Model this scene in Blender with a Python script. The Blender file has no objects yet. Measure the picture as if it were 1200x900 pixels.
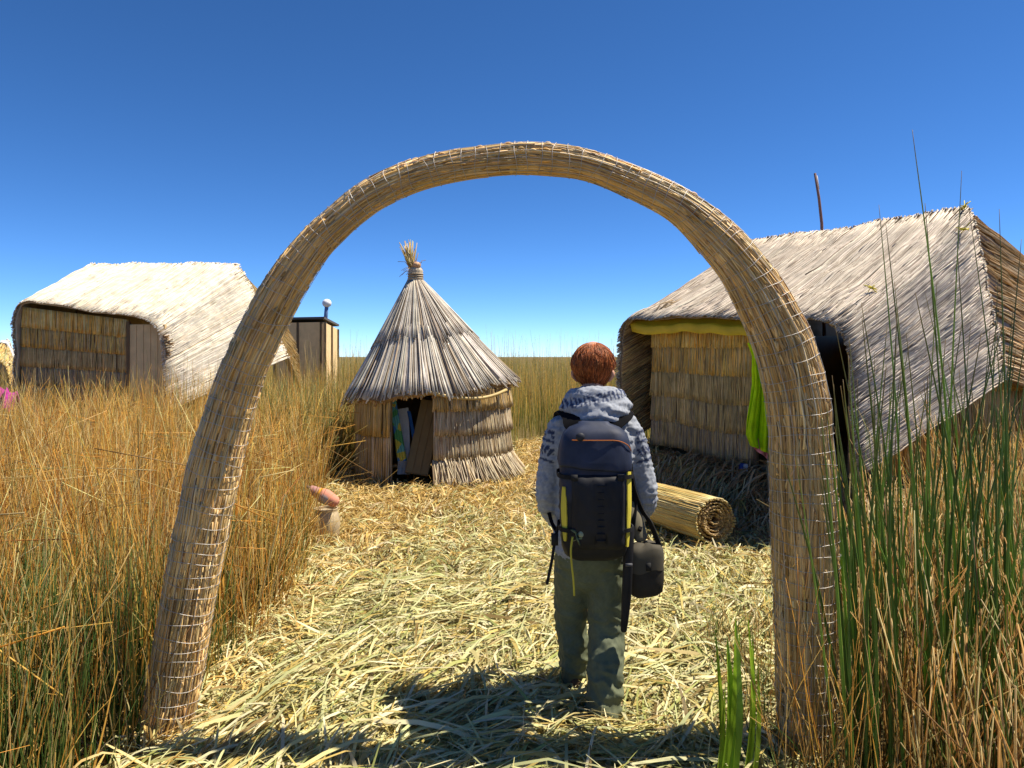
import bpy, math, numpy as np
from mathutils import Vector, Matrix

rng = np.random.default_rng(11)
F, CX, HY, H = 850.0, 600.0, 418.0, 1.65          # focal length in photo pixels, principal column, horizon row, eye height
SC = bpy.context.scene
COL = SC.collection

# ------------------------------------------------------------------ camera
cam = bpy.data.cameras.new('camera')
cam.sensor_width = 36.0
cam.lens = 36.0 * F / 1200.0
cam.shift_y = -(450.0 - HY) / 1200.0
cam.clip_start, cam.clip_end = 0.05, 9000.0
cam_o = bpy.data.objects.new('camera', cam)
cam_o.location = (0, 0, H)
cam_o.rotation_euler = (math.pi / 2, 0, 0)
COL.objects.link(cam_o)
SC.camera = cam_o

# ------------------------------------------------------------------ sky, sun, exposure
SUN_EL, SUN_AZ = math.radians(60.0), math.radians(9.0)      # azimuth from +x towards +y
world = bpy.data.worlds.new('World')
SC.world = world
world.use_nodes = True
nt = world.node_tree
sky = nt.nodes.new('ShaderNodeTexSky')
sky.sky_type = 'NISHITA'
sky.sun_disc = False
sky.sun_elevation = SUN_EL
sky.sun_rotation = math.pi / 2 - SUN_AZ
sky.altitude = 3800.0
sky.air_density = 0.72
sky.dust_density = 0.0
sky.ozone_density = 5.0
bg = nt.nodes['Background']
bg.inputs['Strength'].default_value = 0.105
hs = nt.nodes.new('ShaderNodeHueSaturation')             # polarised deep blue of the high plateau
hs.inputs['Saturation'].default_value = 1.14
gm = nt.nodes.new('ShaderNodeGamma')
gm.inputs['Gamma'].default_value = 1.08
nt.links.new(sky.outputs[0], gm.inputs['Color'])
nt.links.new(gm.outputs[0], hs.inputs['Color'])
nt.links.new(hs.outputs[0], bg.inputs['Color'])
S = Vector((math.cos(SUN_EL) * math.cos(SUN_AZ), math.cos(SUN_EL) * math.sin(SUN_AZ), math.sin(SUN_EL)))
sun = bpy.data.lights.new('sun', 'SUN')
sun.energy = 5.0
sun.angle = math.radians(0.53)
sun.color = (1.0, 0.915, 0.77)
sun_o = bpy.data.objects.new('sun', sun)
sun_o.rotation_euler = (-S).to_track_quat('-Z', 'Y').to_euler()
COL.objects.link(sun_o)
SC.view_settings.view_transform = 'Standard'
SC.view_settings.look = 'None'
SC.view_settings.exposure = 0.74
SC.view_settings.gamma = 1.0
SC.cycles.max_bounces = 6
SC.cycles.transparent_max_bounces = 4


def W(px, py, d):
    """The world point d metres away that the photograph shows at (px, py)."""
    return np.array([(px - CX) / F * d, d, H - (py - HY) / F * d])


# ------------------------------------------------------------------ mesh building
def nrm(a):
    return a / np.maximum(np.linalg.norm(a, axis=-1, keepdims=True), 1e-9)


class MB:
    def __init__(self):
        self.V, self.Q, self.T, self.C, self.n = [], [], [], [], 0

    def add(self, v, q=None, t=None, c=(0.5, 0.5, 0.5)):
        v = np.asarray(v, float).reshape(-1, 3)
        c = np.broadcast_to(np.asarray(c, float), (len(v), 3))
        self.V.append(v)
        self.C.append(c)
        if q is not None and len(q):
            self.Q.append(np.asarray(q).reshape(-1, 4) + self.n)
        if t is not None and len(t):
            self.T.append(np.asarray(t).reshape(-1, 3) + self.n)
        self.n += len(v)
        return self

    def tubes(self, P, R, C, sides=4, ref=None):
        P = np.asarray(P, float)
        if P.ndim == 2:
            P = P[None]
        N, K, _ = P.shape
        R = np.broadcast_to(np.asarray(R, float), (N, K))
        C = np.asarray(C, float)
        if C.ndim == 1:
            C = C[None, None]
        elif C.ndim == 2:
            C = C[:, None]
        C = np.broadcast_to(C, (N, K, 3))
        T = nrm(np.gradient(P, axis=1))
        m = T.mean(1, keepdims=True)
        up = np.where(np.abs(nrm(m)[..., 2:3]) > 0.85, np.array([1.0, 0.13, 0]), np.array([0.05, 0.02, 1.0]))
        if ref is not None:
            up = np.broadcast_to(np.asarray(ref, float), up.shape)
        A = nrm(np.cross(T, np.broadcast_to(up, T.shape)))
        B = np.cross(T, A)
        a = np.arange(sides) * 2 * math.pi / sides
        V = P[:, :, None] + R[:, :, None, None] * (A[:, :, None] * np.cos(a)[:, None] + B[:, :, None] * np.sin(a)[:, None])
        idx = np.arange(N * K * sides).reshape(N, K, sides)
        q = np.stack([idx[:, :-1], np.roll(idx, -1, 2)[:, :-1], np.roll(idx, -1, 2)[:, 1:], idx[:, 1:]], -1)
        self.add(V.reshape(-1, 3), q.reshape(-1, 4), None, np.repeat(C.reshape(-1, 3), sides, 0))
        if sides == 4:
            self.Q.append(np.concatenate([idx[:, 0, ::-1], idx[:, -1]], 0) + self.n - N * K * sides)
        elif sides == 3:
            self.T.append(np.concatenate([idx[:, 0, ::-1], idx[:, -1]], 0) + self.n - N * K * sides)
        else:
            base = self.n - N * K * sides
            for e, rev in ((0, True), (K - 1, False)):
                i0 = idx[:, e] + base
                cen = np.broadcast_to((np.arange(N) + self.n)[:, None], i0.shape)
                tri = np.stack([np.roll(i0, -1, 1), i0, cen] if rev else [i0, np.roll(i0, -1, 1), cen], -1)
                self.add(P[:, e], None, None, C[:, e])
                self.T.append(tri.reshape(-1, 3))
        return self

    def ribbons(self, P, Wd, Sd, C):
        P = np.asarray(P, float)
        N, K, _ = P.shape
        Wd = np.broadcast_to(np.asarray(Wd, float), (N, K))
        C = np.asarray(C, float)
        if C.ndim == 1:
            C = C[None, None]
        elif C.ndim == 2:
            C = C[:, None]
        C = np.broadcast_to(C, (N, K, 3))
        Sd = np.asarray(Sd, float)
        if Sd.ndim == 2:
            Sd = Sd[:, None]
        off = Sd * Wd[..., None]
        V = np.stack([P - off, P + off], 2)
        idx = np.arange(N * K * 2).reshape(N, K, 2)
        q = np.stack([idx[:, :-1, 0], idx[:, :-1, 1], idx[:, 1:, 1], idx[:, 1:, 0]], -1)
        return self.add(V.reshape(-1, 3), q.reshape(-1, 4), None, np.repeat(C.reshape(-1, 3), 2, 0))

    def grid(self, P, c, close_u=False, close_v=False):
        P = np.asarray(P, float)
        U, Vn, _ = P.shape
        idx = np.arange(U * Vn).reshape(U, Vn)
        if close_u:
            idx = np.concatenate([idx, idx[:1]], 0)
        if close_v:
            idx = np.concatenate([idx, idx[:, :1]], 1)
        q = np.stack([idx[:-1, :-1], idx[1:, :-1], idx[1:, 1:], idx[:-1, 1:]], -1)
        c = np.asarray(c, float)
        return self.add(P.reshape(-1, 3), q.reshape(-1, 4), None, c.reshape(-1, 3) if c.ndim == 3 else c)

    def shell(self, P, th, c):
        """A sheet of thickness th (towards minus its normal)."""
        P = np.asarray(P, float)
        n = grid_normals(P)
        Pb = P - n * th
        self.grid(P, c)
        self.grid(Pb[:, ::-1], c)
        for a, b in ((P[0], Pb[0]), (Pb[-1], P[-1]), (Pb[:, 0], P[:, 0]), (P[:, -1], Pb[:, -1])):
            self.grid(np.stack([a, b], 0), c)
        return self

    def loft(self, rings, c, caps=True):
        rings = np.asarray(rings, float)
        K, M, _ = rings.shape
        self.grid(rings, c, close_v=True)
        if caps:
            for r, rev in ((rings[0], False), (rings[-1], True)):
                v = np.concatenate([r, r.mean(0, keepdims=True)], 0)
                i = np.arange(M)
                t = np.stack([i, np.roll(i, -1), np.full(M, M)], -1)
                self.add(v, None, t[:, ::-1] if rev else t, c)
        return self

    def limb(self, pts, rad, side=(1, 0, 0), c=(0.5, 0.5, 0.5), M=20, pw=2.0, sub=5):
        """A closed tube through pts; rad holds (half-width along side, half-depth) at each."""
        pts = np.asarray(pts, float)
        rad = np.asarray([(r, r) if np.isscalar(r) else r for r in rad], float)
        k = np.linspace(0, len(pts) - 1, (len(pts) - 1) * sub + 1)
        pts, rad = smooth_at(pts, k), smooth_at(rad, k)
        T = nrm(np.gradient(pts, axis=0))
        Sd = np.broadcast_to(np.asarray(side, float), T.shape)
        A = nrm(Sd - T * (Sd * T).sum(-1, keepdims=True))
        B = np.cross(T, A)
        a = np.linspace(0, 2 * math.pi, M, endpoint=False)
        ca, sa = np.cos(a), np.sin(a)
        ca, sa = np.sign(ca) * np.abs(ca) ** (2 / pw), np.sign(sa) * np.abs(sa) ** (2 / pw)
        rings = pts[:, None] + A[:, None] * (ca[:, None] * rad[:, None, :1]) + B[:, None] * (sa[:, None] * rad[:, None, 1:])
        # rounded ends
        e0 = [pts[0] - T[0] * rad[0].min() * f + (rings[0] - pts[0]) * math.sqrt(max(1 - f * f, 0.02)) for f in (0.9, 0.6, 0.3)]
        e1 = [pts[-1] + T[-1] * rad[-1].min() * f + (rings[-1] - pts[-1]) * math.sqrt(max(1 - f * f, 0.02)) for f in (0.3, 0.6, 0.9)]
        return self.loft(np.concatenate([np.array(e0), rings, np.array(e1)], 0), c)

    def ball(self, cen, r, c=(0.5, 0.5, 0.5), M=20, K=12, ax=None):
        th = np.linspace(0.02, math.pi - 0.02, K)
        ph = np.linspace(0, 2 * math.pi, M, endpoint=False)
        r = np.broadcast_to(np.asarray(r, float), (3,))
        P = np.stack([np.sin(th)[:, None] * np.cos(ph), np.sin(th)[:, None] * np.sin(ph), np.cos(th)[:, None] + 0 * ph], -1) * r
        if ax is not None:
            P = P @ np.asarray(ax, float)
        return self.loft(P + np.asarray(cen, float), c)

    def box(self, cen, size, c=(0.5, 0.5, 0.5), ax=None):
        s = np.array([[x, y, z] for x in (-1, 1) for y in (-1, 1) for z in (-1, 1)], float) * np.asarray(size, float) / 2
        if ax is not None:
            s = s @ np.asarray(ax, float)
        q = [(0, 1, 3, 2), (4, 6, 7, 5), (0, 4, 5, 1), (2, 3, 7, 6), (0, 2, 6, 4), (1, 5, 7, 3)]
        return self.add(s + np.asarray(cen, float), q, None, c)

    def mesh(self, name, smooth=True):
        V = np.concatenate(self.V)
        C = np.concatenate(self.C)
        Q = np.concatenate(self.Q) if self.Q else np.zeros((0, 4), int)
        T = np.concatenate(self.T) if self.T else np.zeros((0, 3), int)
        me = bpy.data.meshes.new(name)
        me.vertices.add(len(V))
        me.vertices.foreach_set('co', V.astype(np.float32).ravel())
        nl = Q.size + T.size
        me.loops.add(nl)
        me.loops.foreach_set('vertex_index', np.concatenate([Q.ravel(), T.ravel()]).astype(np.int32))
        me.polygons.add(len(Q) + len(T))
        ls = np.concatenate([np.arange(len(Q)) * 4, Q.size + np.arange(len(T)) * 3]).astype(np.int32)
        me.polygons.foreach_set('loop_start', ls)
        me.update(calc_edges=True)
        me.polygons.foreach_set('use_smooth', np.full(len(ls), smooth))
        at = me.attributes.new('Col', 'FLOAT_COLOR', 'POINT')
        at.data.foreach_set('color', np.concatenate([C, np.ones((len(C), 1))], 1).astype(np.float32).ravel())
        return me

    def build(self, name, mat, parent=None, smooth=True, **kw):
        return link(name, self.mesh(name, smooth), mat, parent, **kw)


def link(name, me, mat, parent=None, label=None, cat=None, group=None, kind=None):
    o = bpy.data.objects.new(name, me)
    COL.objects.link(o)
    if mat is not None:
        me.materials.clear()
        me.materials.append(mat)
    if parent is not None:
        o.parent = parent
        if parent.type == 'EMPTY':          # meshes are modelled in world coordinates
            o.matrix_parent_inverse = Matrix.Translation(-parent.location)
    tag(o, label, cat, group, kind)
    return o


def tag(o, label=None, cat=None, group=None, kind=None):
    for k, v in (('label', label), ('category', cat), ('group', group), ('kind', kind)):
        if v:
            o[k] = v


def thing(name, label, cat, loc, group=None):
    o = bpy.data.objects.new(name, None)
    o.empty_display_size = 0.1
    o.location = [float(v) for v in loc]
    COL.objects.link(o)
    tag(o, label, cat, group)
    return o


def grid_normals(P):
    a, b = np.gradient(P, axis=0), np.gradient(P, axis=1)
    return nrm(np.cross(a, b))


def smooth_at(P, k):
    """Catmull-Rom through the rows of P at fractional indices k."""
    P = np.asarray(P, float)
    i = np.clip(np.floor(k).astype(int), 0, len(P) - 2)
    f = (k - i)[:, None]
    p = lambda j: P[np.clip(j, 0, len(P) - 1)]
    p0, p1, p2, p3 = p(i - 1), p(i), p(i + 1), p(i + 2)
    return 0.5 * (2 * p1 + (p2 - p0) * f + (2 * p0 - 5 * p1 + 4 * p2 - p3) * f ** 2 + (3 * p1 - p0 - 3 * p2 + p3) * f ** 3)


def sample(G, s, t):
    """Bilinear sample of grid G (U,V,3) at s, t in 0..1 (linear extrapolation beyond the edges)."""
    U, V, _ = G.shape
    x, y = s * (U - 1), t * (V - 1)
    i, j = np.clip(np.floor(x).astype(int), 0, U - 2), np.clip(np.floor(y).astype(int), 0, V - 2)
    f, g = (x - i)[..., None], (y - j)[..., None]
    return (G[i, j] * (1 - f) + G[i + 1, j] * f) * (1 - g) + (G[i, j + 1] * (1 - f) + G[i + 1, j + 1] * f) * g


_ph = rng.uniform(0, 2 * math.pi, (40, 3))
_di = nrm(rng.normal(size=(40, 3)))


def wob(P, scale, seed=0, octs=6):
    """Smooth pseudo-noise in -1..1 from a few sines; P (...,3) or (...,2)."""
    P = np.asarray(P, float)
    if P.shape[-1] == 2:
        P = np.concatenate([P, np.zeros(P.shape[:-1] + (1,))], -1)
    r = 0
    for k in range(octs):
        i = (seed * 7 + k * 3) % 40
        fr = (1 + 0.37 * k) / scale
        r = r + np.sin((P @ _di[i]) * fr * 2 * math.pi + _ph[i, 0] + 1.7 * np.sin((P @ _di[(i + 11) % 40]) * fr * 2.3 + _ph[i, 1]))
    return r / octs * 1.5


def pick(pal, n, jit=0.12):
    """n colours drawn from a weighted palette [(weight, rgb)], each a little lighter or darker."""
    w = np.array([p[0] for p in pal], float)
    c = np.array([p[1] for p in pal])[rng.choice(len(pal), n, p=w / w.sum())]
    return np.clip(c * rng.uniform(1 - 2 * jit, 1 + jit, (n, 1)) * rng.uniform(0.97, 1.03, (n, 3)), 0.004, 0.9)


def inside(poly, x, y):
    r = np.zeros(len(x), bool)
    p = np.asarray(poly, float)
    for (x0, y0), (x1, y1) in zip(p, np.roll(p, -1, 0)):
        if y0 == y1:
            continue
        c = ((y0 > y) != (y1 > y)) & (x < (x1 - x0) * (y - y0) / (y1 - y0) + x0)
        r ^= c
    return r


# ------------------------------------------------------------------ materials
def strand_mat(name, trans=0.0, rough=0.6, spec=0.3, var=0.25, vscale=6.0):
    m = bpy.data.materials.new(name)
    m.use_nodes = True
    n, l = m.node_tree.nodes, m.node_tree.links
    b = n['Principled BSDF']
    b.inputs['Roughness'].default_value = rough
    b.inputs['Specular IOR Level'].default_value = spec
    a = n.new('ShaderNodeAttribute')
    a.attribute_name = 'Col'
    t = n.new('ShaderNodeTexCoord')
    z = n.new('ShaderNodeTexNoise')
    z.inputs['Scale'].default_value = vscale
    z.inputs['Detail'].default_value = 4
    l.new(t.outputs['Object'], z.inputs['Vector'])
    r = n.new('ShaderNodeMapRange')
    r.inputs['From Min'].default_value, r.inputs['From Max'].default_value = 0.3, 0.7
    r.inputs['To Min'].default_value, r.inputs['To Max'].default_value = 1 - var, 1 + var * 0.6
    l.new(z.outputs['Fac'], r.inputs['Value'])
    mx = n.new('ShaderNodeVectorMath')
    mx.operation = 'SCALE'
    l.new(a.outputs['Color'], mx.inputs[0])
    l.new(r.outputs[0], mx.inputs['Scale'])
    l.new(mx.outputs[0], b.inputs['Base Color'])
    if trans:
        tr = n.new('ShaderNodeBsdfTranslucent')
        l.new(mx.outputs[0], tr.inputs['Color'])
        mix = n.new('ShaderNodeMixShader')
        mix.inputs[0].default_value = trans
        l.new(b.outputs[0], mix.inputs[1])
        l.new(tr.outputs[0], mix.inputs[2])
        l.new(mix.outputs[0], n['Material Output'].inputs['Surface'])
    return m


def solid_mat(name, col, rough=0.7, var=0.2, scale=8.0, bump=0.0, bscale=60.0, metal=0.0, spec=0.3, col2=None, stretch=None):
    m = bpy.data.materials.new(name)
    m.use_nodes = True
    n, l = m.node_tree.nodes, m.node_tree.links
    b = n['Principled BSDF']
    b.inputs['Roughness'].default_value = rough
    b.inputs['Metallic'].default_value = metal
    b.inputs['Specular IOR Level'].default_value = spec
    t = n.new('ShaderNodeTexCoord')
    vec = t.outputs['Object']
    if stretch:
        mp = n.new('ShaderNodeMapping')
        mp.inputs['Scale'].default_value = stretch
        l.new(vec, mp.inputs['Vector'])
        vec = mp.outputs[0]
    z = n.new('ShaderNodeTexNoise')
    z.inputs['Scale'].default_value = scale
    z.inputs['Detail'].default_value = 6
    l.new(vec, z.inputs['Vector'])
    cr = n.new('ShaderNodeValToRGB')
    c = np.array(col)
    c2 = np.array(col2) if col2 is not None else np.clip(c * (1 + var), 0, 1)
    c1 = c * (1 - var) if col2 is None else c
    cr.color_ramp.elements[0].position, cr.color_ramp.elements[1].position = 0.3, 0.7
    cr.color_ramp.elements[0].color = (*c1, 1)
    cr.color_ramp.elements[1].color = (*c2, 1)
    l.new(z.outputs['Fac'], cr.inputs[0])
    l.new(cr.outputs[0], b.inputs['Base Color'])
    if bump:
        z2 = n.new('ShaderNodeTexNoise')
        z2.inputs['Scale'].default_value = bscale
        z2.inputs['Detail'].default_value = 5
        l.new(vec, z2.inputs['Vector'])
        bp = n.new('ShaderNodeBump')
        bp.inputs['Strength'].default_value = bump
        bp.inputs['Distance'].default_value = 0.01
        l.new(z2.outputs['Fac'], bp.inputs['Height'])
        l.new(bp.outputs[0], b.inputs['Normal'])
    return m


M_REED = strand_mat('dry_reed', 0.0, 0.55, 0.35)
M_STRAW = strand_mat('loose_straw', 0.22, 0.5, 0.4, 0.15)
M_GRASS = strand_mat('grass_stalk', 0.45, 0.5, 0.35, 0.2, 2.0)
M_LEAF = strand_mat('green_leaf', 0.45, 0.4, 0.4, 0.2)
M_WIRE = solid_mat('galvanised_wire', (0.50, 0.47, 0.43), 0.5, 0.2, metal=0.5)
M_PLASTER = strand_mat('vertex_coloured', 0.0, 0.8, 0.2, 0.12)

GOLD = [(4, (0.90, 0.56, 0.13)), (3, (0.84, 0.44, 0.08)), (3.2, (0.92, 0.70, 0.30)), (0.8, (0.50, 0.22, 0.05)), (0.3, (0.66, 0.50, 0.12))]
PALE = [(3, (0.66, 0.58, 0.25)), (3, (0.56, 0.56, 0.26)), (2.5, (0.76, 0.68, 0.40)), (2, (0.56, 0.42, 0.12)), (1.2, (0.38, 0.40, 0.12)), (0.9, (0.28, 0.19, 0.06))]
AMBER = [(3, (0.66, 0.46, 0.15)), (3, (0.58, 0.38, 0.10)), (2, (0.66, 0.54, 0.26)), (1, (0.34, 0.21, 0.07)), (1, (0.44, 0.42, 0.15))]
GREY = [(4, (0.47, 0.39, 0.30)), (3, (0.55, 0.46, 0.36)), (1.8, (0.36, 0.28, 0.20)), (1.8, (0.18, 0.125, 0.08)), (0.8, (0.62, 0.54, 0.43))]
BLEACH = [(4, (0.76, 0.67, 0.52)), (3, (0.70, 0.61, 0.46)), (2, (0.79, 0.71, 0.57)), (1.0, (0.60, 0.47, 0.30))]
TAN = [(3, (0.60, 0.41, 0.16)), (3, (0.54, 0.36, 0.13)), (2, (0.66, 0.48, 0.22)), (1, (0.42, 0.27, 0.10))]
BROWN = [(3, (0.42, 0.25, 0.10)), (2, (0.33, 0.19, 0.08)), (1, (0.50, 0.33, 0.15))]
DULL = [(3, (0.42, 0.31, 0.18)), (2, (0.35, 0.26, 0.16)), (1, (0.50, 0.38, 0.23))]
GREEN = [(3, (0.09, 0.17, 0.03)), (2, (0.13, 0.22, 0.045)), (1, (0.06, 0.12, 0.025)), (1, (0.22, 0.26, 0.06))]

# ------------------------------------------------------------------ layout of the island
# right-hand house: ridge from RL to RR, front (doorway) towards n
RL, RR = np.array([3.18, 9.83]), np.array([4.76, 7.53])
RE = (RR - RL) / np.linalg.norm(RR - RL)
RN = np.array([-RE[1], RE[0]]) * -1.0
RN = RN if RN[0] < 0 else -RN
HUT = np.array([-1.08, 10.0])
PATH = [(-1.75, 0.5), (-1.62, 2.2), (-1.42, 2.9), (-1.36, 3.9), (-1.45, 5.1), (-1.85, 7.0), (-2.25, 8.8), (-2.35, 10.4), (-1.0, 11.3), (0.05, 11.2), (0.1, 13.6), (1.5, 13.8),
        (1.75, 11.5), (1.5, 9.6), (1.75, 8.2), (2.2, 7.0), (2.35, 6.0), (1.95, 5.3), (1.42, 4.2), (1.12, 3.3), (1.1, 2.2), (1.2, 0.5)]


def sstep(a, b, x):
    t = np.clip((x - a) / (b - a), 0, 1)
    return t * t * (3 - 2 * t)


def gz(x, y):
    x, y = np.asarray(x, float), np.asarray(y, float)
    P = np.stack([x, y], -1)
    near = sstep(30, 12, y)
    z = (0.025 * wob(P, 1.7, 1) + 0.015 * wob(P, 0.7, 2)) * near
    # heap of old reeds that the house stands on
    u = (x - RL[0]) * RE[0] + (y - RL[1]) * RE[1]
    v = (x - RL[0]) * RN[0] + (y - RL[1]) * RN[1]
    m = sstep(-1.0, -0.2, u) * sstep(3.7, 2.9, u) * sstep(2.75, 2.1, v) * sstep(-4.2, -3.2, v)
    z = z * (1 - 0.5 * m) + 0.47 * m
    # humps of laid straw along the path
    z = z + 0.07 * np.exp(-(((x + 0.75) * 0.83 - (y - 3.3) * 0.55) / 0.35) ** 2 - (((x + 0.75) * 0.55 + (y - 3.3) * 0.83) / 0.9) ** 2)
    z = z + 0.02 * np.exp(-((x + 0.2) / 0.9) ** 2 - ((y - 3.0) / 0.3) ** 2)
    return z - 0.05 * sstep(9, 6, y)


# ground sheet to the horizon
def axis(lo, hi, step, far, g=1.22):
    a = list(np.arange(lo, hi + step / 2, step))
    s, x = step, hi
    while x < far:
        s *= g
        x += s
        a.append(x)
    s, x = step, lo
    b = []
    while x > -far:
        s *= g
        x -= s
        b.append(x)
    return np.array(b[::-1] + a)


M_GROUND = solid_mat('marsh_soil', (0.09, 0.062, 0.025), 0.95, 0.3, 1.2, 0.6, 12.0, col2=(0.20, 0.15, 0.06), spec=0.1)
M_PATH = solid_mat('trodden_straw', (0.28, 0.21, 0.085), 0.9, 0.3, 18.0, 0.8, 40.0, col2=(0.50, 0.43, 0.19), spec=0.1)
gx, gy = axis(-7, 7, 0.07, 4000), axis(0.5, 14, 0.07, 4000)
X, Y = np.meshgrid(gx, gy, indexing='ij')
MB().grid(np.stack([X, Y, gz(X, Y)], -1), (0.2, 0.15, 0.07)).build('ground', M_GROUND, kind='structure')
px_, py_ = np.arange(-2.6, 2.6, 0.05), np.arange(0.5, 14, 0.05)
X, Y = np.meshgrid(px_, py_, indexing='ij')
idx = np.arange(X.size).reshape(X.shape)
q = np.stack([idx[:-1, :-1], idx[1:, :-1], idx[1:, 1:], idx[:-1, 1:]], -1).reshape(-1, 4)
ok = inside(PATH, X.ravel() + 0.06 * wob(np.stack([X.ravel(), Y.ravel()], -1), 0.6, 3), Y.ravel())
q = q[ok[q].all(1)]
MB().add(np.stack([X, Y, gz(X, Y) + 0.008], -1).reshape(-1, 3), q, None, (0.4, 0.3, 0.1)).build('path', M_PATH, kind='structure')


# ------------------------------------------------------------------ arch of bundled reeds
def strands_along(mb, axisP, rad, n, seglen, r, pal, lift=0.0, sides=4, K=9, spread=1.0):
    """Reeds laid lengthwise round a curved bundle: axisP (K0,3) centre line, rad (K0,) radius; angle kept constant per reed."""
    L = np.concatenate([[0], np.cumsum(np.linalg.norm(np.diff(axisP, axis=0), axis=1))])
    T = nrm(np.gradient(axisP, axis=0))
    A = np.broadcast_to(np.array([0.0, 1.0, 0.0]), T.shape)
    A = nrm(A - T * (A * T).sum(-1, keepdims=True))
    B = np.cross(T, A)
    l0 = rng.uniform(-0.3, L[-1], n)
    ln = seglen * rng.uniform(0.5, 1.4, n)
    th = rng.uniform(0, 2 * math.pi, n)
    k = np.linspace(0, 1, K)
    l = np.clip(l0[:, None] + ln[:, None] * k, 0, L[-1])
    ang = th[:, None] + rng.normal(0, 0.07, (n, 1)) * k * spread + 0.03 * np.sin(k * 9 + th[:, None] * 5)
    ip = lambda Q: np.stack([np.interp(l, L, Q[:, j]) for j in range(3)], -1)
    R = np.interp(l, L, rad) + rng.uniform(-0.006, 0.006 + lift, (n, 1)) + 0.006 * rng.random((n, 1)) * k ** 4
    P = ip(axisP) + R[..., None] * (ip(A) * np.cos(ang)[..., None] + ip(B) * np.sin(ang)[..., None])
    keep = (l[:, -1] - l[:, 0]) > 0.08
    mb.tubes(P[keep], (r * rng.uniform(0.6, 1.25, (n, 1)) * np.ones(K))[keep], pick(pal, n, 0.18)[keep], sides)
    return L, A, B


ARCH_PX = [(190, 872, 25, 3.22), (196, 842, 27.5, 3.23), (203, 810, 28.5, 3.24), (223, 690, 28, 3.25), (240.5, 600, 28.5, 3.25), (256, 530, 28, 3.25), (283, 440, 24.5, 3.25), (322, 357, 23.5, 3.24), (356, 303, 20.5, 3.23),
           (385, 270, 18.5, 3.22), (440, 226, 18.3, 3.21), (510, 199, 17, 3.2), (594, 186.5, 17.3, 3.19), (645, 187, 17.5, 3.185), (700, 197, 16.8, 3.18), (779, 231, 18.5, 3.17), (820, 260, 21.5, 3.17),
           (857, 297, 26, 3.16), (884, 335, 29, 3.16), (903, 370, 31, 3.15), (920, 410, 33, 3.15), (935, 475, 34, 3.15), (940, 550, 35.5, 3.15), (943, 640, 36, 3.15), (943, 700, 33.5, 3.15), (944, 780, 32, 3.15), (945, 875, 31, 3.15)]
ARCH_PX = [(a, b, r, d * 0.968) for a, b, r, d in ARCH_PX]
ap = np.array([W(a, b, d) for a, b, r, d in ARCH_PX])
ar = np.array([r * d / F for a, b, r, d in ARCH_PX])
kk = np.linspace(0, len(ap) - 1, 240)
ap, ar = smooth_at(ap, kk), smooth_at(ar[:, None], kk)[:, 0]
ar = ar * (1 + 0.035 * wob(ap, 0.5, 4)) - 0.009
arch = thing('reed_arch', 'tall arch of bundled dry reeds bound in wire netting over the straw path', 'arch', (0, 3.2, 0))
mb = MB()
a = np.linspace(0, 2 * math.pi, 28, endpoint=False)
T = nrm(np.gradient(ap, axis=0))
A = np.broadcast_to(np.array([0.0, 1, 0]), T.shape)
A = nrm(A - T * (A * T).sum(-1, keepdims=True))
B = np.cross(T, A)
mb.loft(ap[:, None] + (A[:, None] * np.cos(a)[:, None] + B[:, None] * np.sin(a)[:, None]) * (ar[:, None, None] - 0.004), (0.30, 0.19, 0.08))
ARCHPAL = [(4, (0.72, 0.48, 0.20)), (3, (0.66, 0.42, 0.16)), (2, (0.78, 0.58, 0.29)), (0.9, (0.48, 0.28, 0.10)), (1, (0.72, 0.42, 0.13)), (0.35, (0.30, 0.16, 0.06))]
strands_along(mb, ap, ar, 3800, 0.85, 0.0039, ARCHPAL, 0.001, spread=0.4)
strands_along(mb, ap, ar + 0.003, 900, 0.3, 0.0042, ARCHPAL, 0.003)
Ls = np.concatenate([[0], np.cumsum(np.linalg.norm(np.diff(ap, axis=0), axis=1))])
RINGS = [0.05]
while RINGS[-1] < Ls[-1] - 0.08:
    RINGS.append(RINGS[-1] + rng.uniform(0.042, 0.068))
RINGS = np.array(RINGS)
n = 3400                                            # reeds swelling out between the wires
i_ = rng.integers(0, len(RINGS) - 1, n)
k = np.linspace(0, 1, 6)
l0, l1 = RINGS[i_] + rng.normal(0.006, 0.004, n), RINGS[i_ + 1] - rng.normal(0.006, 0.004, n)
l = l0[:, None] + (l1 - l0)[:, None] * k
ip = lambda Q: np.stack([np.interp(l, Ls, Q[:, j]) for j in range(3)], -1)
th_ = np.where(rng.random(n) < 0.6, rng.uniform(0, 2 * math.pi, n), rng.normal(-math.pi / 2, 0.7, n))
ang = th_[:, None] + rng.normal(0, 0.06, (n, 1)) * k
upw = nrm(ip(A) * np.cos(ang)[..., None] + ip(B) * np.sin(ang)[..., None])
R_ = np.interp(l, Ls, ar) + 0.003 + rng.uniform(0.0, 0.007, (n, 1)) * np.sin(np.pi * k) + 0.006 * np.maximum(upw[..., 2], 0) * np.sin(np.pi * k)
mb.tubes(ip(ap) + upw * R_[..., None], 0.0048 * rng.uniform(0.6, 1.25, (n, 1)), pick(ARCHPAL + [(1.5, (0.66, 0.40, 0.18)), (0.8, (0.34, 0.21, 0.10))], n, 0.2), 4)
mb.build('reed_bundle', M_REED, arch)
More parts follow.
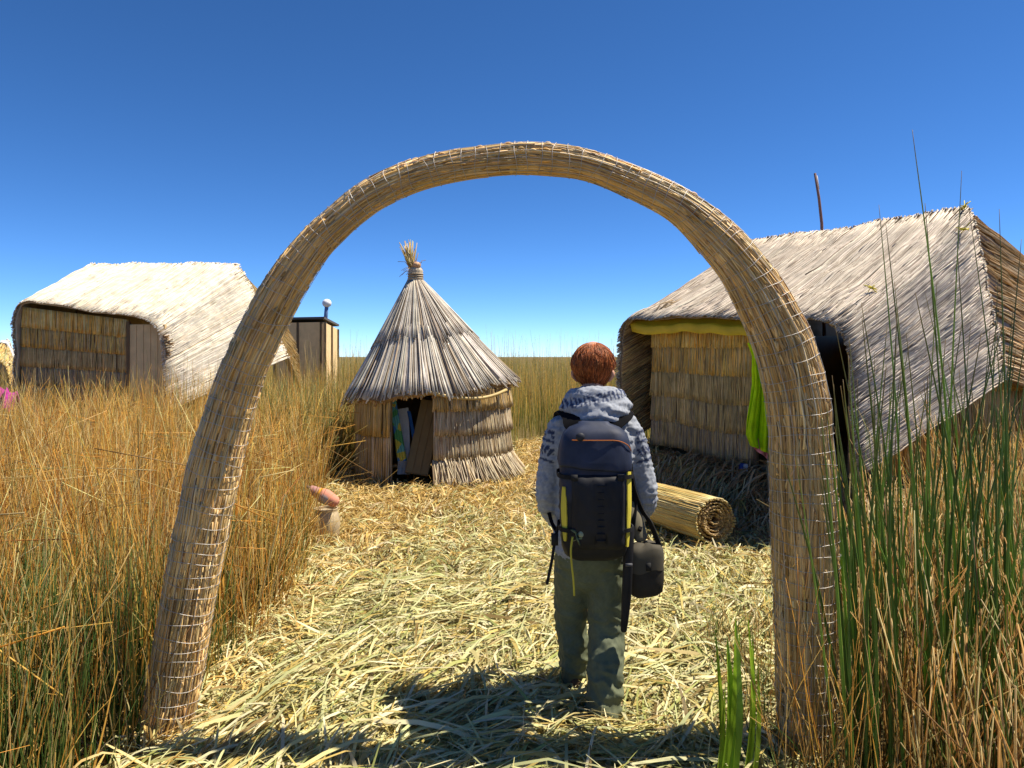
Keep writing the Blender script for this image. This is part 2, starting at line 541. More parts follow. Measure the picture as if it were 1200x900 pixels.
# wire netting: rings with a slight slant plus lengthwise wires
mb = MB()
Ls = np.concatenate([[0], np.cumsum(np.linalg.norm(np.diff(ap, axis=0), axis=1))])
th = np.linspace(0, 2 * math.pi, 29)
at = lambda l: (np.stack([np.interp(l, Ls, ap[:, j]) for j in range(3)], -1), np.stack([np.interp(l, Ls, A[:, j]) for j in range(3)], -1),
                np.stack([np.interp(l, Ls, B[:, j]) for j in range(3)], -1), np.interp(l, Ls, ar))
rings = []
for l in RINGS:
    sl, p0 = rng.normal(0, 0.010), rng.uniform(0, 6.28)
    lt = np.clip(l + sl * np.cos(th + p0) + 0.004 * np.sin(3 * th + p0), 0, Ls[-1])
    c, a1, b1, r1 = at(lt)
    rr = (r1 + 0.0155 + 0.003 * np.sin(th * 4 + p0 * 3))[:, None]
    rings.append(c + rr * (a1 * np.cos(th)[:, None] + b1 * np.sin(th)[:, None]))
mb.tubes(np.array(rings), 0.0013, (0.6, 0.6, 0.6), 4)
lt = np.linspace(0.03, Ls[-1] - 0.03, 230)
c, a1, b1, r1 = at(lt)
lw = []
for k in range(15):
    tt = k / 15 * 2 * math.pi + 0.05 * np.sin(lt * 9 + k)
    lw.append(c + (r1 + 0.0140)[:, None] * (a1 * np.cos(tt)[:, None] + b1 * np.sin(tt)[:, None]))
mb.tubes(np.array(lw), 0.0012, (0.6, 0.6, 0.6), 4)
mb.build('wire_netting', M_WIRE, arch)


# ------------------------------------------------------------------ reed houses
def hood(o, e, n, zr, sec0, sec1, v1, M=121, K=26, sag=0.0):
    """Draped roof half: sec0 / sec1 are four (u, z) points of the section over the ridge / at the front; returns points (K,M,3)."""
    tb = np.array([0, 0.3, 0.68, 1.0])
    t = np.linspace(0, 1, M)
    out = np.zeros((K, M, 3))
    for i, s in enumerate(np.linspace(0, 1, K)):
        p = np.array(sec0) * (1 - s) + np.array(sec1) * s
        u, z = np.interp(t, tb, p[:, 0]), np.interp(t, tb, p[:, 1])
        w = int(1 + 13 * s ** 0.8)
        if w > 1:
            ker = np.hanning(2 * w + 3)[1:-1]
            ker /= ker.sum()
            pad = len(ker) // 2
            ext = lambda q: np.concatenate([2 * q[0] - q[pad:0:-1], q, 2 * q[-1] - q[-2:-pad - 2:-1]])
            us, zs_ = np.convolve(ext(u), ker, 'valid'), np.convolve(ext(z), ker, 'valid')
            k3 = np.hanning(max(w // 2, 1) * 2 + 3)[1:-1]
            k3 /= k3.sum()
            pad = len(k3) // 2
            ul, zl = np.convolve(ext(u), k3, 'valid'), np.convolve(ext(z), k3, 'valid')
            f = sstep(0.42, 0.58, t)
            u, z = ul * (1 - f) + us * f, zl * (1 - f) + zs_ * f
        z = z - sag * math.sin(math.pi * s) * np.sin(np.pi * t)
        out[i, :, 0] = o[0] + e[0] * u + n[0] * v1 * s
        out[i, :, 1] = o[1] + e[1] * u + n[1] * v1 * s
        out[i, :, 2] = z
    nn = grid_normals(out)
    if nn[K // 2, M // 2, 2] < 0:
        nn = -nn
    jit = 0.02 * wob(out, 1.1, 5) + 0.006 * wob(out, 0.45, 6)
    return out + nn * jit[..., None], nn


def thatch(mb, G, Nn, n, r, pal, base, th=0.06, lift=0.03, slen=(0.25, 0.5), K=7, over=0.03, slant=0.01, smax=0.85):
    if (grid_normals(G) * Nn).sum() > 0:
        mb.shell(G, th, base)
    else:
        mb.shell(G[:, ::-1], th, base)
    s0 = rng.uniform(-0.02, smax, n)
    s1 = np.minimum(s0 + rng.uniform(*slen, n), 1 + rng.uniform(0, over, n))
    t0 = rng.uniform(0, 1, n)
    k = np.linspace(0, 1, K)
    s = s0[:, None] + (s1 - s0)[:, None] * k
    t = np.clip(t0[:, None] + rng.normal(0, slant, (n, 1)) * (k - 0.5), 0.001, 0.999)
    off = rng.uniform(0.0, lift, (n, 1)) * (0.4 + 0.6 * k) + r + 0.003 * wob(np.stack([s * 3, t * 9], -1), 0.4, 9)
    P = sample(G, s, t) + sample(Nn, np.clip(s, 0, 1), t) * off[..., None]
    mb.tubes(P, r * rng.uniform(0.6, 1.3, (n, 1)) * np.linspace(1, 0.8, K), pick(pal, n, 0.2), 4)


def fringe(mb, P, D, n, ln, r, pal, spread=0.3):
    """Short reed ends sticking out along the polyline P in the direction D."""
    k = rng.uniform(0, len(P) - 1.001, n)
    i = np.floor(k).astype(int)
    c = P[i] + (P[i + 1] - P[i]) * (k - i)[:, None]
    d = nrm(np.broadcast_to(D, c.shape) + rng.normal(0, spread, c.shape)) * (ln * rng.uniform(0.3, 1.2, n))[:, None]
    mb.tubes(np.stack([c - d * 0.5, c, c + d], 1), r, pick(pal, n, 0.2), 4)


def mat_wall(mb, pos, ztop, zbot, tiers, width, pals, r=0.006, flare=0.03, dens=1.0, rag=0.03, zb_fn=None, zt_fn=None, overlap=0.06):
    """Hanging tiers of reed mat. pos(a) -> (points (N,2), outward normals (N,2)) for a in 0..1; pals: one palette per tier from the top."""
    a = np.linspace(0, 1, 40)
    p, nn = pos(a)
    zz = np.linspace(0, 1, 4)
    zb = zbot if zb_fn is None else zb_fn(a)
    zt = ztop if zt_fn is None else zt_fn(a)
    G = np.zeros((40, 4, 3))
    G[..., 0], G[..., 1] = (p - nn * 0.036)[:, None, 0], (p - nn * 0.036)[:, None, 1]
    G[..., 2] = (np.broadcast_to(zt, a.shape)[:, None] * (1 - zz) + np.broadcast_to(zb, a.shape)[:, None] * zz)
    mb.shell(G, 0.03, (0.28, 0.18, 0.08))
    for k in range(tiers):
        n = int(width / (r * 2) * 1.35 * dens)
        for lay in range(2):
            a = rng.uniform(0, 1, n)
            p, nn = pos(a)
            zb = np.broadcast_to(zbot if zb_fn is None else zb_fn(a), (n,))
            zt = np.broadcast_to(ztop if zt_fn is None else zt_fn(a), (n,))
            z0 = zt + (zb - zt) * k / tiers + overlap * (1 if k else 0) * rng.random(n)
            z1 = zt + (zb - zt) * (k + 1) / tiers - rag * rng.random(n) - 0.12 * overlap * wob(np.stack([a * width, a * 0 + k], -1), 0.5, 8) * (k < tiers - 1)
            off0 = 0.012 + 0.006 * lay
            off1 = 0.014 + flare * rng.uniform(0.4, 1.0, n) + 0.006 * lay
            q = np.linspace(0, 1, 5)
            off = off0 + (off1 - off0)[:, None] * q ** 1.6 + 0.003 * rng.random((n, 1))
            sl = rng.normal(0, 0.02, n)[:, None] * q
            tx = np.stack([-nn[:, 1], nn[:, 0]], -1)
            P = np.zeros((n, 5, 3))
            P[..., :2] = p[:, None] + nn[:, None] * off[..., None] + tx[:, None] * sl[..., None]
            P[..., 2] = z0[:, None] + (z1 - z0)[:, None] * q
            mb.tubes(P, r * rng.uniform(0.6, 1.25, (n, 1)), pick(pals[k], n, 0.16), 4)


def line_pos(p0, p1, nout):
    p0, p1, nout = np.array(p0), np.array(p1), np.array(nout)
    return lambda a: (p0 + (p1 - p0) * np.asarray(a)[:, None], np.broadcast_to(nout, (len(a), 2)))


def house_pt(o, e, n, u, v):
    return np.array(o) + np.array(e) * u + np.array(n) * v


# --- the big house beside the path
house = thing('reed_house', 'large reed house with grey weathered thatch and yellow tarp under its eave', 'house', (*house_pt(RL, RE, RN, 1.4, 0), 0.45))
G, Nn = hood(RL, RE, RN, 3.2, [(-0.35, 1.5), (0, 3.2), (2.79, 3.2), (3.12, 1.42)], [(-0.10, 0.55), (-0.06, 2.12), (2.80, 2.0), (2.88, 0.62)], 2.25, sag=0.05)
mb = MB()
thatch(mb, G, Nn, 2300, 0.0062, GREY, (0.30, 0.23, 0.16), 0.028, slen=(0.8, 1.1), lift=0.005, slant=0.0015, K=14, smax=0.12)
thatch(mb, G, Nn, 700, 0.0058, GREY, (0.22, 0.15, 0.08), 0.027, slen=(0.5, 0.9), lift=0.008, slant=0.002, K=10)
thatch(mb, G, Nn, 50, 0.0065, GREY, (0.22, 0.15, 0.08), 0.026, slen=(0.15, 0.35), lift=0.018, slant=0.006)
fringe(mb, G[0, 36:83], np.array([0, 0, 1.0]) + np.array([*-RN, 0]) * 0.4, 320, 0.03, 0.006, GREY, 0.3)
fringe(mb, G[0, 83:], np.array([*RE, 0]) + np.array([0, 0, 0.3]), 200, 0.025, 0.006, GREY[4:] + BLEACH, 0.3)
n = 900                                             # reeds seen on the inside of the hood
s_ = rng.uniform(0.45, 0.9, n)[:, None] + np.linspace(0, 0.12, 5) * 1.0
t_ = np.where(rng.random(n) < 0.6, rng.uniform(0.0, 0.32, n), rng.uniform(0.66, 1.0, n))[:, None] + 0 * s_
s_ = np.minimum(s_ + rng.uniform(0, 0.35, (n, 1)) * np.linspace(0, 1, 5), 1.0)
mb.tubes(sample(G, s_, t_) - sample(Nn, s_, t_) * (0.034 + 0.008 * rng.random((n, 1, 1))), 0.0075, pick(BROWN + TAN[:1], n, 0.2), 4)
fringe(mb, G[-1], np.array([*RN, 0]) * 1.0, 700, 0.025, 0.006, GREY + BROWN, 0.25)
house_roof = mb.build('roof', M_REED, house)
Gb, Nb = hood(RL, RE, -RN, 3.2, [(-0.33, 1.5), (0.01, 3.18), (2.78, 3.18), (3.12, 1.42)], [(-0.10, 0.9), (-0.06, 2.4), (2.90, 2.35), (3.1, 0.9)], 3.0)
mb = MB()
thatch(mb, Gb, Nb, 2600, 0.0085, [(2, (0.68, 0.46, 0.22)), (2, (0.60, 0.38, 0.16)), (1, (0.72, 0.53, 0.3))], (0.24, 0.15, 0.07), 0.06)
mb.build('rear_roof', M_REED, house, label='browner rear half of the thatched roof')
# front wall of five mats, side wall, rear and far walls
wall_l, wall_r = house_pt(RL, RE, RN, 0.14, 1.92), house_pt(RL, RE, RN, 1.57, 1.9)
zb = lambda a: 0.62 - 0.08 * np.asarray(a) + 0.02 * np.sin(np.asarray(a) * 7)
mb = MB()
mat_wall(mb, line_pos(wall_l, wall_r, RN), 2.06, 0.55, 5, 1.46, [GOLD[:3], GOLD[:2] + TAN[:3], TAN[:3], TAN[:3] + DULL[:1], DULL + TAN[:1]], 0.0042, 0.004, zb_fn=zb, rag=0.02, overlap=0.03)
mb.build('front_wall', M_REED, house)
mb = MB()
mat_wall(mb, line_pos(house_pt(RL, RE, RN, 2.70, 1.7), house_pt(RL, RE, RN, 2.92, -2.4), RE), 1.75, 0.42, 3, 4.1, [TAN, TAN, GOLD], 0.010, 0.04, 0.8)
mb.build('side_wall', M_REED, house)
mb = MB()
for p0, p1, no in (((0.12, 1.9), (0.12, -2.4), -RE), ((0.12, -2.4), (2.9, -2.4), -RN)):
    mat_wall(mb, line_pos(house_pt(RL, RE, RN, *p0), house_pt(RL, RE, RN, *p1), no), 1.95, 0.4, 1, 3.0, [BROWN], 0.02, 0.02, 0.5)
mb.build('rear_wall', M_REED, house)
mb = MB()
fl = [house_pt(RL, RE, RN, u, v) for u, v in ((0.1, 1.95), (2.8, 1.95), (2.8, -2.4), (0.1, -2.4))]
mb.box([*house_pt(RL, RE, RN, 1.45, -0.25), 0.50], (2.7, 4.3, 0.08), (0.2, 0.13, 0.06), ax=[[*RE, 0], [*RN, 0], [0, 0, 1]])
mb.build('floor_platform', M_REED, house)
mb = MB()
c = house_pt(RL, RE, RN, 1.60, 1.93)
mb.tubes(np.array([[*c, 0.35], [*(c + 0.01), 1.2], [*c, 2.0]]), np.array([0.03, 0.027, 0.025]), (0.17, 0.12, 0.08), 8)
mb.build('door_post', M_PLASTER, house)
mb = MB()
c = house_pt(RL, RE, RN, 2.62, 1.93)
mb.tubes(np.array([[*c, 0.35], [*(c + 0.01), 1.2], [*c, 1.95]]), np.array([0.03, 0.027, 0.025]), (0.17, 0.12, 0.08), 8)
mb.build('door_post', M_PLASTER, house)
# yellow tarp showing below the eave
sv = np.linspace(0.84, 0.985, 8)
tt = np.linspace(0.30, 0.60, 60)
Pt = sample(G, *np.meshgrid(sv, tt, indexing='ij')) - sample(Nn, *np.meshgrid(sv, tt, indexing='ij')) * 0.055
drop = sstep(0.85, 0.97, sv)[:, None] * (0.06 + 0.012 * np.sin(tt * 40)[None] + 0.006 * np.sin(tt * 130)[None]) * sstep(0.295, 0.33, tt)[None]
Pt[..., 2] -= drop * np.sin(np.linspace(0, math.pi / 2, 8))[:, None]
hang = Pt[-1:].copy()
hang[..., 2] -= 0.085 + 0.006 * np.sin(tt * 45)[None]
hang[..., :2] -= RN * 0.03
mb = MB()
mb.shell(np.concatenate([Pt, hang], 0), 0.006, (0.62, 0.50, 0.02))
mb.build('tarp', solid_mat('yellow_tarp', (0.62, 0.43, 0.02), 0.55, 0.15, 5.0, 0.4, 25.0), house)
# yellow twine knots and the overlapping mat seam on the side
for s, t in ((0.02, 0.675), (0.13, 0.70), (0.74, 0.672)):
    mb = MB()
    c = sample(G, np.array([s]), np.array([t]))[0] + sample(Nn, np.array([s]), np.array([t]))[0] * 0.05
    for k in range(9):
        d = rng.normal(0, 0.035, 3)
        mb.tubes(np.array([c - d, c + rng.normal(0, 0.006, 3), c + d * 0.6]), 0.004, (0.66, 0.55, 0.05), 4)
    mb.build('twine_knot', M_PLASTER, house)

# --- bleached house across the reeds
def left_house():
    L, R = W(105, 312, 14.5), W(279, 312, 14.5)
    o, e, n = L[:2], np.array([1.0, 0]), np.array([0, -1.0])
    wd = R[0] - L[0]
    h = thing('reed_house', 'reed house with bleached white thatch standing behind the golden reeds', 'house', (o[0] + wd / 2, o[1], 0))
    G, Nn = hood(o, e, n, L[2], [(-0.6, 1.7), (0, 3.5), (wd, 3.5), (wd + 1.0, 1.62)], [(0.02, 0.75), (0.06, 2.62), (wd - 0.46, 2.30), (wd - 0.30, 0.75)], 2.25)
    mb = MB()
    thatch(mb, G, Nn, 2400, 0.0085, BLEACH, (0.55, 0.45, 0.3), 0.04, 0.004, (0.8, 1.1), slant=0.0015, smax=0.12, K=12)
    thatch(mb, G, Nn, 350, 0.0085, BLEACH, (0.55, 0.45, 0.3), 0.038, 0.006, (0.4, 0.9), slant=0.002)
    fringe(mb, G[0, 36:83], np.array([0, 0.4, 1.0]), 250, 0.03, 0.008, BLEACH, 0.2)
    fringe(mb, G[0, 83:], np.array([1.0, 0, 0.3]), 140, 0.03, 0.008, BLEACH, 0.3)
    fringe(mb, G[-1], np.array([0, -1.0, 0]), 600, 0.03, 0.009, BROWN + BLEACH[3:], 0.25)
    k = rng.uniform(0.74, 0.82, 60)
    c = sample(G, np.full(60, 0.99), k)
    d = nrm(np.array([0.9, -0.5, 0.1]) + rng.normal(0, 0.25, (60, 3))) * rng.uniform(0.06, 0.2, (60, 1))
    mb.tubes(np.stack([c, c + d * 0.5, c + d], 1), 0.008, pick(DULL + BROWN, 60), 4)
    mb.build('roof', M_REED, h)
    Gb, Nb = hood(o, e, -n, L[2], [(-0.58, 1.7), (0.01, 3.48), (wd - 0.01, 3.48), (wd + 1.0, 1.62)], [(0, 0.8), (0, 2.4), (wd + 0.42, 2.25), (wd + 0.6, 0.8)], 2.3)
    mb = MB()
    thatch(mb, Gb, Nb, 1500, 0.010, TAN + [(2, (0.6, 0.45, 0.24))], (0.4, 0.28, 0.14), 0.06)
    mb.build('rear_roof', M_REED, h, label='tan rear half of the thatched roof')
    yw = 12.36
    mb = MB()
    mat_wall(mb, line_pos((o[0] + 0.10, yw), (W(151, 0, yw)[0], yw), n), 2.42, 0.5, 6, 1.9, [GOLD[:3], GOLD[:2] + TAN, TAN[:3], DULL + TAN[:1], DULL, DULL], 0.006, 0.010, rag=0.02, overlap=0.03, zt_fn=lambda a: 2.50 - 0.22 * np.asarray(a))
    mb.build('front_wall', M_REED, h)
    mb = MB()
    x0, x1 = W(153, 0, yw)[0], o[0] + wd - 0.42
    mb.box(((x0 + x1) / 2, yw, 1.2), (x1 - x0, 0.05, 2.0), (0.70, 0.50, 0.25))
    for k in range(5):
        mb.box((x0 + (x1 - x0) * (k + 0.5) / 5, yw - 0.03, 1.2), ((x1 - x0) / 5 - 0.01, 0.012, 1.98), (0.70, 0.50, 0.25))
    mb.box((x0 - 0.02, yw - 0.02, 1.25), (0.05, 0.07, 2.0), (0.16, 0.10, 0.05))
    mb.build('door', M_PLASTER, h, smooth=False)
    mb = MB()
    for p0, p1, no in (((o[0] + 0.1, yw + 0.04), (o[0] + 0.1, 16.0), -e), ((o[0] + wd - 0.62, yw + 0.04), (o[0] + wd - 0.62, 16.0), e), ((o[0] + 0.1, 16.0), (o[0] + wd - 0.62, 16.0), -n)):
        mat_wall(mb, line_pos(p0, p1, no), 2.0, 0.0, 1, 2.5, [TAN], 0.03, 0.02, 0.5)
    mb.build('rear_wall', M_REED, h)


left_house()


def edge_house():
    o, e, n = np.array([-15.6, 18.0]), np.array([1.0, 0]), np.array([0, -1.0])
    wd = 3.2
    h = thing('reed_house', 'low tan reed house cut off by the picture edge beside the white one', 'house', (o[0] + wd / 2, o[1], 0))
    G, Nn = hood(o, e, n, 2.0, [(-0.5, 0.6), (0, 2.0), (wd - 0.15, 2.0), (wd + 0.35, 1.0)], [(0, 0.4), (0, 1.6), (wd + 1.35, 1.62), (wd + 1.5, 0.6)], 2.2)
    mb = MB()
    thatch(mb, G, Nn, 1200, 0.014, AMBER, (0.4, 0.28, 0.14), 0.08)
    fringe(mb, G[0, 80:], np.array([1.0, 0, 0.5]), 160, 0.1, 0.016, BLEACH, 0.3)
    mb.build('roof', M_REED, h)
    mb = MB()
    P = sample(G, np.linspace(0, 0.1, 6)[:, None] + 0 * np.linspace(0.66, 0.97, 16), np.linspace(0.66, 0.97, 16)[None] + 0 * np.linspace(0, 0.1, 6)[:, None])
    mb.shell(P + np.array([0.06, -0.03, 0.05]), 0.03, (0.85, 0.85, 0.82))  # white strip: sunlight on the roof edge put in as colour
    mb.build('lit_ridge_edge', M_PLASTER, h, label='white strip painted as sunlight along the end of the ridge')
    mb = MB()
    mat_wall(mb, line_pos((o[0] + 0.1, 16.2), (o[0] + wd + 1.0, 16.2), n), 1.5, 0.0, 2, 3.0, [TAN, DULL], 0.02, 0.03, 0.6)
    mb.build('front_wall', M_REED, h)


edge_house()

# ------------------------------------------------------------------ small round hut
hut = thing('round_hut', 'small round reed hut with a cone thatch roof and open doorway', 'hut', (*HUT, 0))
RWALL = 1.03


def ring_pos(f0, f1, rad=RWALL):
    def f(a):
        ph = math.radians(f0) + (math.radians(f1) - math.radians(f0)) * np.asarray(a)
        d = np.stack([np.sin(ph), -np.cos(ph)], -1)
        return HUT + d * rad, d
    return f


mb = MB()
HP = [(3, (0.56, 0.46, 0.30)), (3, (0.62, 0.52, 0.36)), (2, (0.46, 0.35, 0.20)), (1, (0.34, 0.24, 0.14))]
zbr = lambda a: 0.10 + 0.12 * np.asarray(a)
mat_wall(mb, ring_pos(6, 110), 1.30, 0.1, 4, 2.1, [TAN + HP[:1], HP + DULL[:1], HP, HP], 0.0065, 0.045, 1.0, 0.04, overlap=0.05)
# heavier skirt at the foot
n = 420
a_ = rng.uniform(0, 1, n)
p, d = ring_pos(5, 112)(a_)
q = np.linspace(0, 1, 5)
P = np.zeros((n, 5, 3))
P[..., :2] = p[:, None] + d[:, None] * (0.05 + (0.10 + 0.12 * rng.random(n)[:, None]) * q ** 1.2)[..., None] + np.stack([-d[:, 1], d[:, 0]], -1)[:, None] * (rng.normal(0.03, 0.04, n)[:, None] * q)[..., None]
P[..., 2] = 0.36 - 0.30 * q + rng.normal(0, 0.02, (n, 1))
mb.tubes(P, 0.0085 * rng.uniform(0.6, 1.2, (n, 1)), pick(HP, n, 0.2), 4)
mb.build('wall', M_REED, hut)
mb = MB()
mat_wall(mb, ring_pos(-88, -25), 1.28, 0.05, 2, 1.05, [AMBER[:2] + TAN, HP + TAN], 0.0075, 0.03, rag=0.03)
mb.build('door_flap', M_REED, hut)
mb = MB()
mat_wall(mb, ring_pos(110, 272, 1.01), 1.28, 0.05, 1, 3.0, [TAN], 0.02, 0.02, 0.6)
mb.build('rear_wall', M_REED, hut)
# hanging hoop of rope under the eave
mb = MB()
ph = np.radians(np.linspace(3, 60, 30))
k = np.linspace(0, 1, 30)
P = np.stack([HUT[0] + np.sin(ph) * 1.16, HUT[1] - np.cos(ph) * 1.16, 1.22 - 0.09 * np.sin(math.pi * k)], -1)
mb.tubes(P, 0.022, (0.50, 0.36, 0.14), 6)
mb.build('rope', M_REED, hut)
# cone: tilted eave ring, two tiers of reeds, knot and tuft
APEX = W(487, 330, 10.0)
ECX, EZ, ER = HUT[0] - 0.03, 1.20, 1.14


def cone_pt(ph, f, lift=0.0):
    """f: 0 at the apex, 1 at the eave."""
    rx = ER * (1 + 0.02 * np.sin(ph * 5) + 0.015 * np.sin(ph * 11 + 1))
    ex, ey = ECX + np.sin(ph) * rx, HUT[1] - np.cos(ph) * rx
    ez = EZ + 0.11 * np.sin(ph) - 0.02 * np.cos(ph) + 0.02 * np.sin(ph * 7 + 2) + 0.012 * np.sin(ph * 17)
    bulge = 0.10 * np.sin(np.pi * f) * (f - 0.35)
    x = APEX[0] + (ex - APEX[0]) * f
    y = APEX[1] + (ey - APEX[1]) * f
    z = APEX[2] + (ez - APEX[2]) * f - bulge * 0.5
    r0 = 0.085 * (1 - f)
    s = 0.5
    return np.stack([x + np.sin(ph) * (r0 + lift * 0.75), y - np.cos(ph) * (r0 + lift * 0.75), z + lift * s], -1)


mb = MB()
ph, f = np.meshgrid(np.linspace(0, 2 * math.pi, 64, endpoint=False), np.linspace(0, 1, 14), indexing='ij')
outer = cone_pt(ph, f)
mb.grid(outer, (0.30, 0.22, 0.14), close_u=True)
inner = cone_pt(ph, f, -0.07)
inner[..., 2] = np.minimum(inner[..., 2], outer[..., 2] - 0.02)
mb.grid(inner[:, ::-1], (0.26, 0.17, 0.08), close_u=True)
mb.grid(np.stack([outer[:, -1], inner[:, -1]], 1), (0.26, 0.17, 0.08), close_u=True)


def cone_tier(n, f0, f1, lift0, lift1, r, pal, ragged=0.02):
    ph = rng.uniform(0, 2 * math.pi, n)
    k = np.linspace(0, 1, 6)
    ff0 = f0 + 0.04 * rng.random(n) if f0 > 0.05 else np.full(n, f0)
    ff1 = f1 + rng.normal(0, ragged, n) + 0.02 * np.sin(ph * 4)
    f = ff0[:, None] + (ff1 - ff0)[:, None] * k
    pp = ph[:, None] + rng.normal(0, 0.02, (n, 1)) * k
    lift = (lift0 + (lift1 - lift0) * k ** 1.5) * rng.uniform(0.4, 1.2, (n, 1)) + 0.004
    P = cone_pt(pp, f, lift)
    mb.tubes(P, r * rng.uniform(0.55, 1.2, (n, 1)) * (0.55 + 0.45 * f), pick(pal, n, 0.2), 4)


CONEP = [(4, (0.60, 0.54, 0.45)), (3, (0.54, 0.47, 0.37)), (2, (0.68, 0.62, 0.53)), (1, (0.36, 0.27, 0.18)), (0.6, (0.22, 0.16, 0.10))]
cone_tier(760, 0.42, 1.0, 0.010, 0.028, 0.0105, CONEP)
cone_tier(160, 0.40, 0.99, 0.022, 0.045, 0.0105, CONEP)
cone_tier(420, 0.0, 0.52, 0.018, 0.030, 0.0105, CONEP, 0.02)
cone_tier(90, 0.0, 0.54, 0.025, 0.038, 0.0105, CONEP, 0.03)
n = 420                                             # trimmed ends under the rim
ph = rng.uniform(0, 2 * math.pi, n)
P0 = cone_pt(ph, np.full(n, 0.93), -0.02)
P1 = cone_pt(ph + rng.normal(0, 0.03, n), rng.normal(1.0, 0.02, n), -0.05)
mb.tubes(np.stack([P0, (P0 + P1) / 2, P1], 1), 0.011, pick(TAN + BROWN, n), 4)
mb.build('roof', M_REED, hut)
mb = MB()
zz = np.linspace(0, 1, 8)
prof = np.array([0.085, 0.10, 0.105, 0.09, 0.09, 0.10, 0.085, 0.05])
a = np.linspace(0, 2 * math.pi, 40, endpoint=False)
K0 = APEX + np.array([0.0, 0, -0.03])
rg = prof[:, None] * (1 + 0.06 * np.sin(a * 13))
mb.loft(np.stack([K0[0] + rg * np.cos(a), K0[1] + rg * np.sin(a), K0[2] + zz[:, None] * 0.24 + 0 * a], -1), (0.56, 0.46, 0.32))
for z in (0.07, 0.10, 0.13):
    mb.tubes(np.stack([K0[0] + 0.10 * np.cos(a), K0[1] + 0.10 * np.sin(a), K0[2] + z + 0 * a], -1), 0.012, (0.42, 0.32, 0.2), 5)
mb.ball(K0 + np.array([0.02, -0.03, 0.25]), (0.06, 0.06, 0.05), (0.68, 0.40, 0.22))
n = 70
tip = np.stack([rng.normal(-0.10, 0.06, n), rng.normal(0, 0.05, n), rng.uniform(0.35, 0.62, n)], -1)
b0 = np.stack([rng.normal(-0.02, 0.025, n), rng.normal(0, 0.025, n), np.full(n, 0.18)], -1)
mb.tubes(np.stack([K0 + b0, K0 + (b0 + tip) / 2 + np.array([-0.015, 0, 0]), K0 + tip], 1), np.array([0.007, 0.007, 0.004]), pick(AMBER + TAN, n), 4)
n = 18
tip = np.stack([rng.uniform(-0.28, 0.2, n), rng.normal(0, 0.1, n), rng.uniform(-0.1, 0.3, n)], -1)
mb.tubes(np.stack([K0 + np.array([0, 0, 0.12]) + 0 * tip, K0 + tip * 0.6 + np.array([0, 0, 0.12]), K0 + tip], 1), 0.0035, pick(TAN, n), 4)
mb.build('roof_finial', M_REED, hut)

# things inside the hut's doorway
mb = MB()
b, t = W(488, 556, 9.3), W(507, 470, 9.75)
ax = nrm(t - b)
sd = nrm(np.cross(ax, np.array([0, -1.0, 0])))
nn = np.cross(sd, ax)
mb.box((b + t) / 2, (0.30, 0.03, np.linalg.norm(t - b)), (0.34, 0.23, 0.10), ax=[sd, nn, ax])
for k in (-0.1, 0.0, 0.1):
    mb.box((b + t) / 2 + sd * k - nn * 0.02 * np.sign(nn[1]), (0.085, 0.012, np.linalg.norm(t - b) * 0.98), (0.36, 0.25, 0.11), ax=[sd, nn, ax])
mb.build('wooden_board', M_PLASTER, smooth=False, label='brown wooden board leaning inside the doorway of the round hut', cat='board')
pm = bpy.data.materials.new('painted_cloth')
pm.use_nodes = True
pn, pl = pm.node_tree.nodes, pm.node_tree.links
w1 = pn.new('ShaderNodeTexVoronoi')
w1.inputs['Scale'].default_value = 9.0
tc = pn.new('ShaderNodeTexCoord')
pl.new(tc.outputs['Object'], w1.inputs['Vector'])
cr = pn.new('ShaderNodeValToRGB')
cr.color_ramp.interpolation = 'CONSTANT'
for i, (p, c) in enumerate([(0, (0.05, 0.16, 0.35)), (0.25, (0.55, 0.45, 0.05)), (0.5, (0.08, 0.28, 0.08)), (0.75, (0.12, 0.35, 0.3))]):
    el = cr.color_ramp.elements[i] if i < 2 else cr.color_ramp.elements.new(p)
    el.position, el.color = p, (*c, 1)
pl.new(w1.outputs['Color'], cr.inputs[0])
pl.new(cr.outputs[0], pn['Principled BSDF'].inputs['Base Color'])
pn['Principled BSDF'].inputs['Roughness'].default_value = 0.9


def hanging(p_tl, p_tr, p_bl, p_br, amp=0.02, U=16, V=24, folds=3):
    u, v = np.meshgrid(np.linspace(0, 1, U), np.linspace(0, 1, V), indexing='ij')
    u3, v3 = u[..., None], v[..., None]
    P = (p_tl * (1 - u3) + p_tr * u3) * (1 - v3) + (p_bl * (1 - u3) + p_br * u3) * v3
    P[..., 1] += amp * np.sin(u * folds * 2 * math.pi + 1.5 * v) * (0.3 + v)
    return P


mb = MB()
mb.shell(hanging(W(455, 466, 9.32), W(463, 466, 9.35), W(466, 540, 9.2), W(476, 540, 9.25)), 0.01, (0.3, 0.3, 0.1))
mb.build('patterned_cloth', pm, label='green and yellow patterned cloth hanging inside the doorway of the round hut', cat='cloth')
mb = MB()
b, t = W(474, 556, 9.45), W(470, 478, 9.62)
tt_ = [W(466, 480, 9.62), W(478, 478, 9.66), W(466, 556, 9.4), W(480, 556, 9.45)]
mb.shell(hanging(*tt_, amp=0.004), 0.03, (0.62, 0.62, 0.60))
u = [W(477, 482, 9.60), W(481, 482, 9.60), W(485, 520, 9.50), W(488, 520, 9.50)]
pan = mb.build('white_panel', M_PLASTER, label='pale grey panel with a blue stripe leaning inside the round hut', cat='panel')
MB().shell(hanging(*u, amp=0.002), 0.012, (0.03, 0.12, 0.36)).build('stripe', M_PLASTER, pan)
mb = MB()
tcv = np.linspace(0, 1, 24)
pts = np.array([W(516, 520, 9.15), W(517, 535, 9.0), W(521, 541, 8.95), W(526, 540, 8.92), W(529, 538, 8.9)])
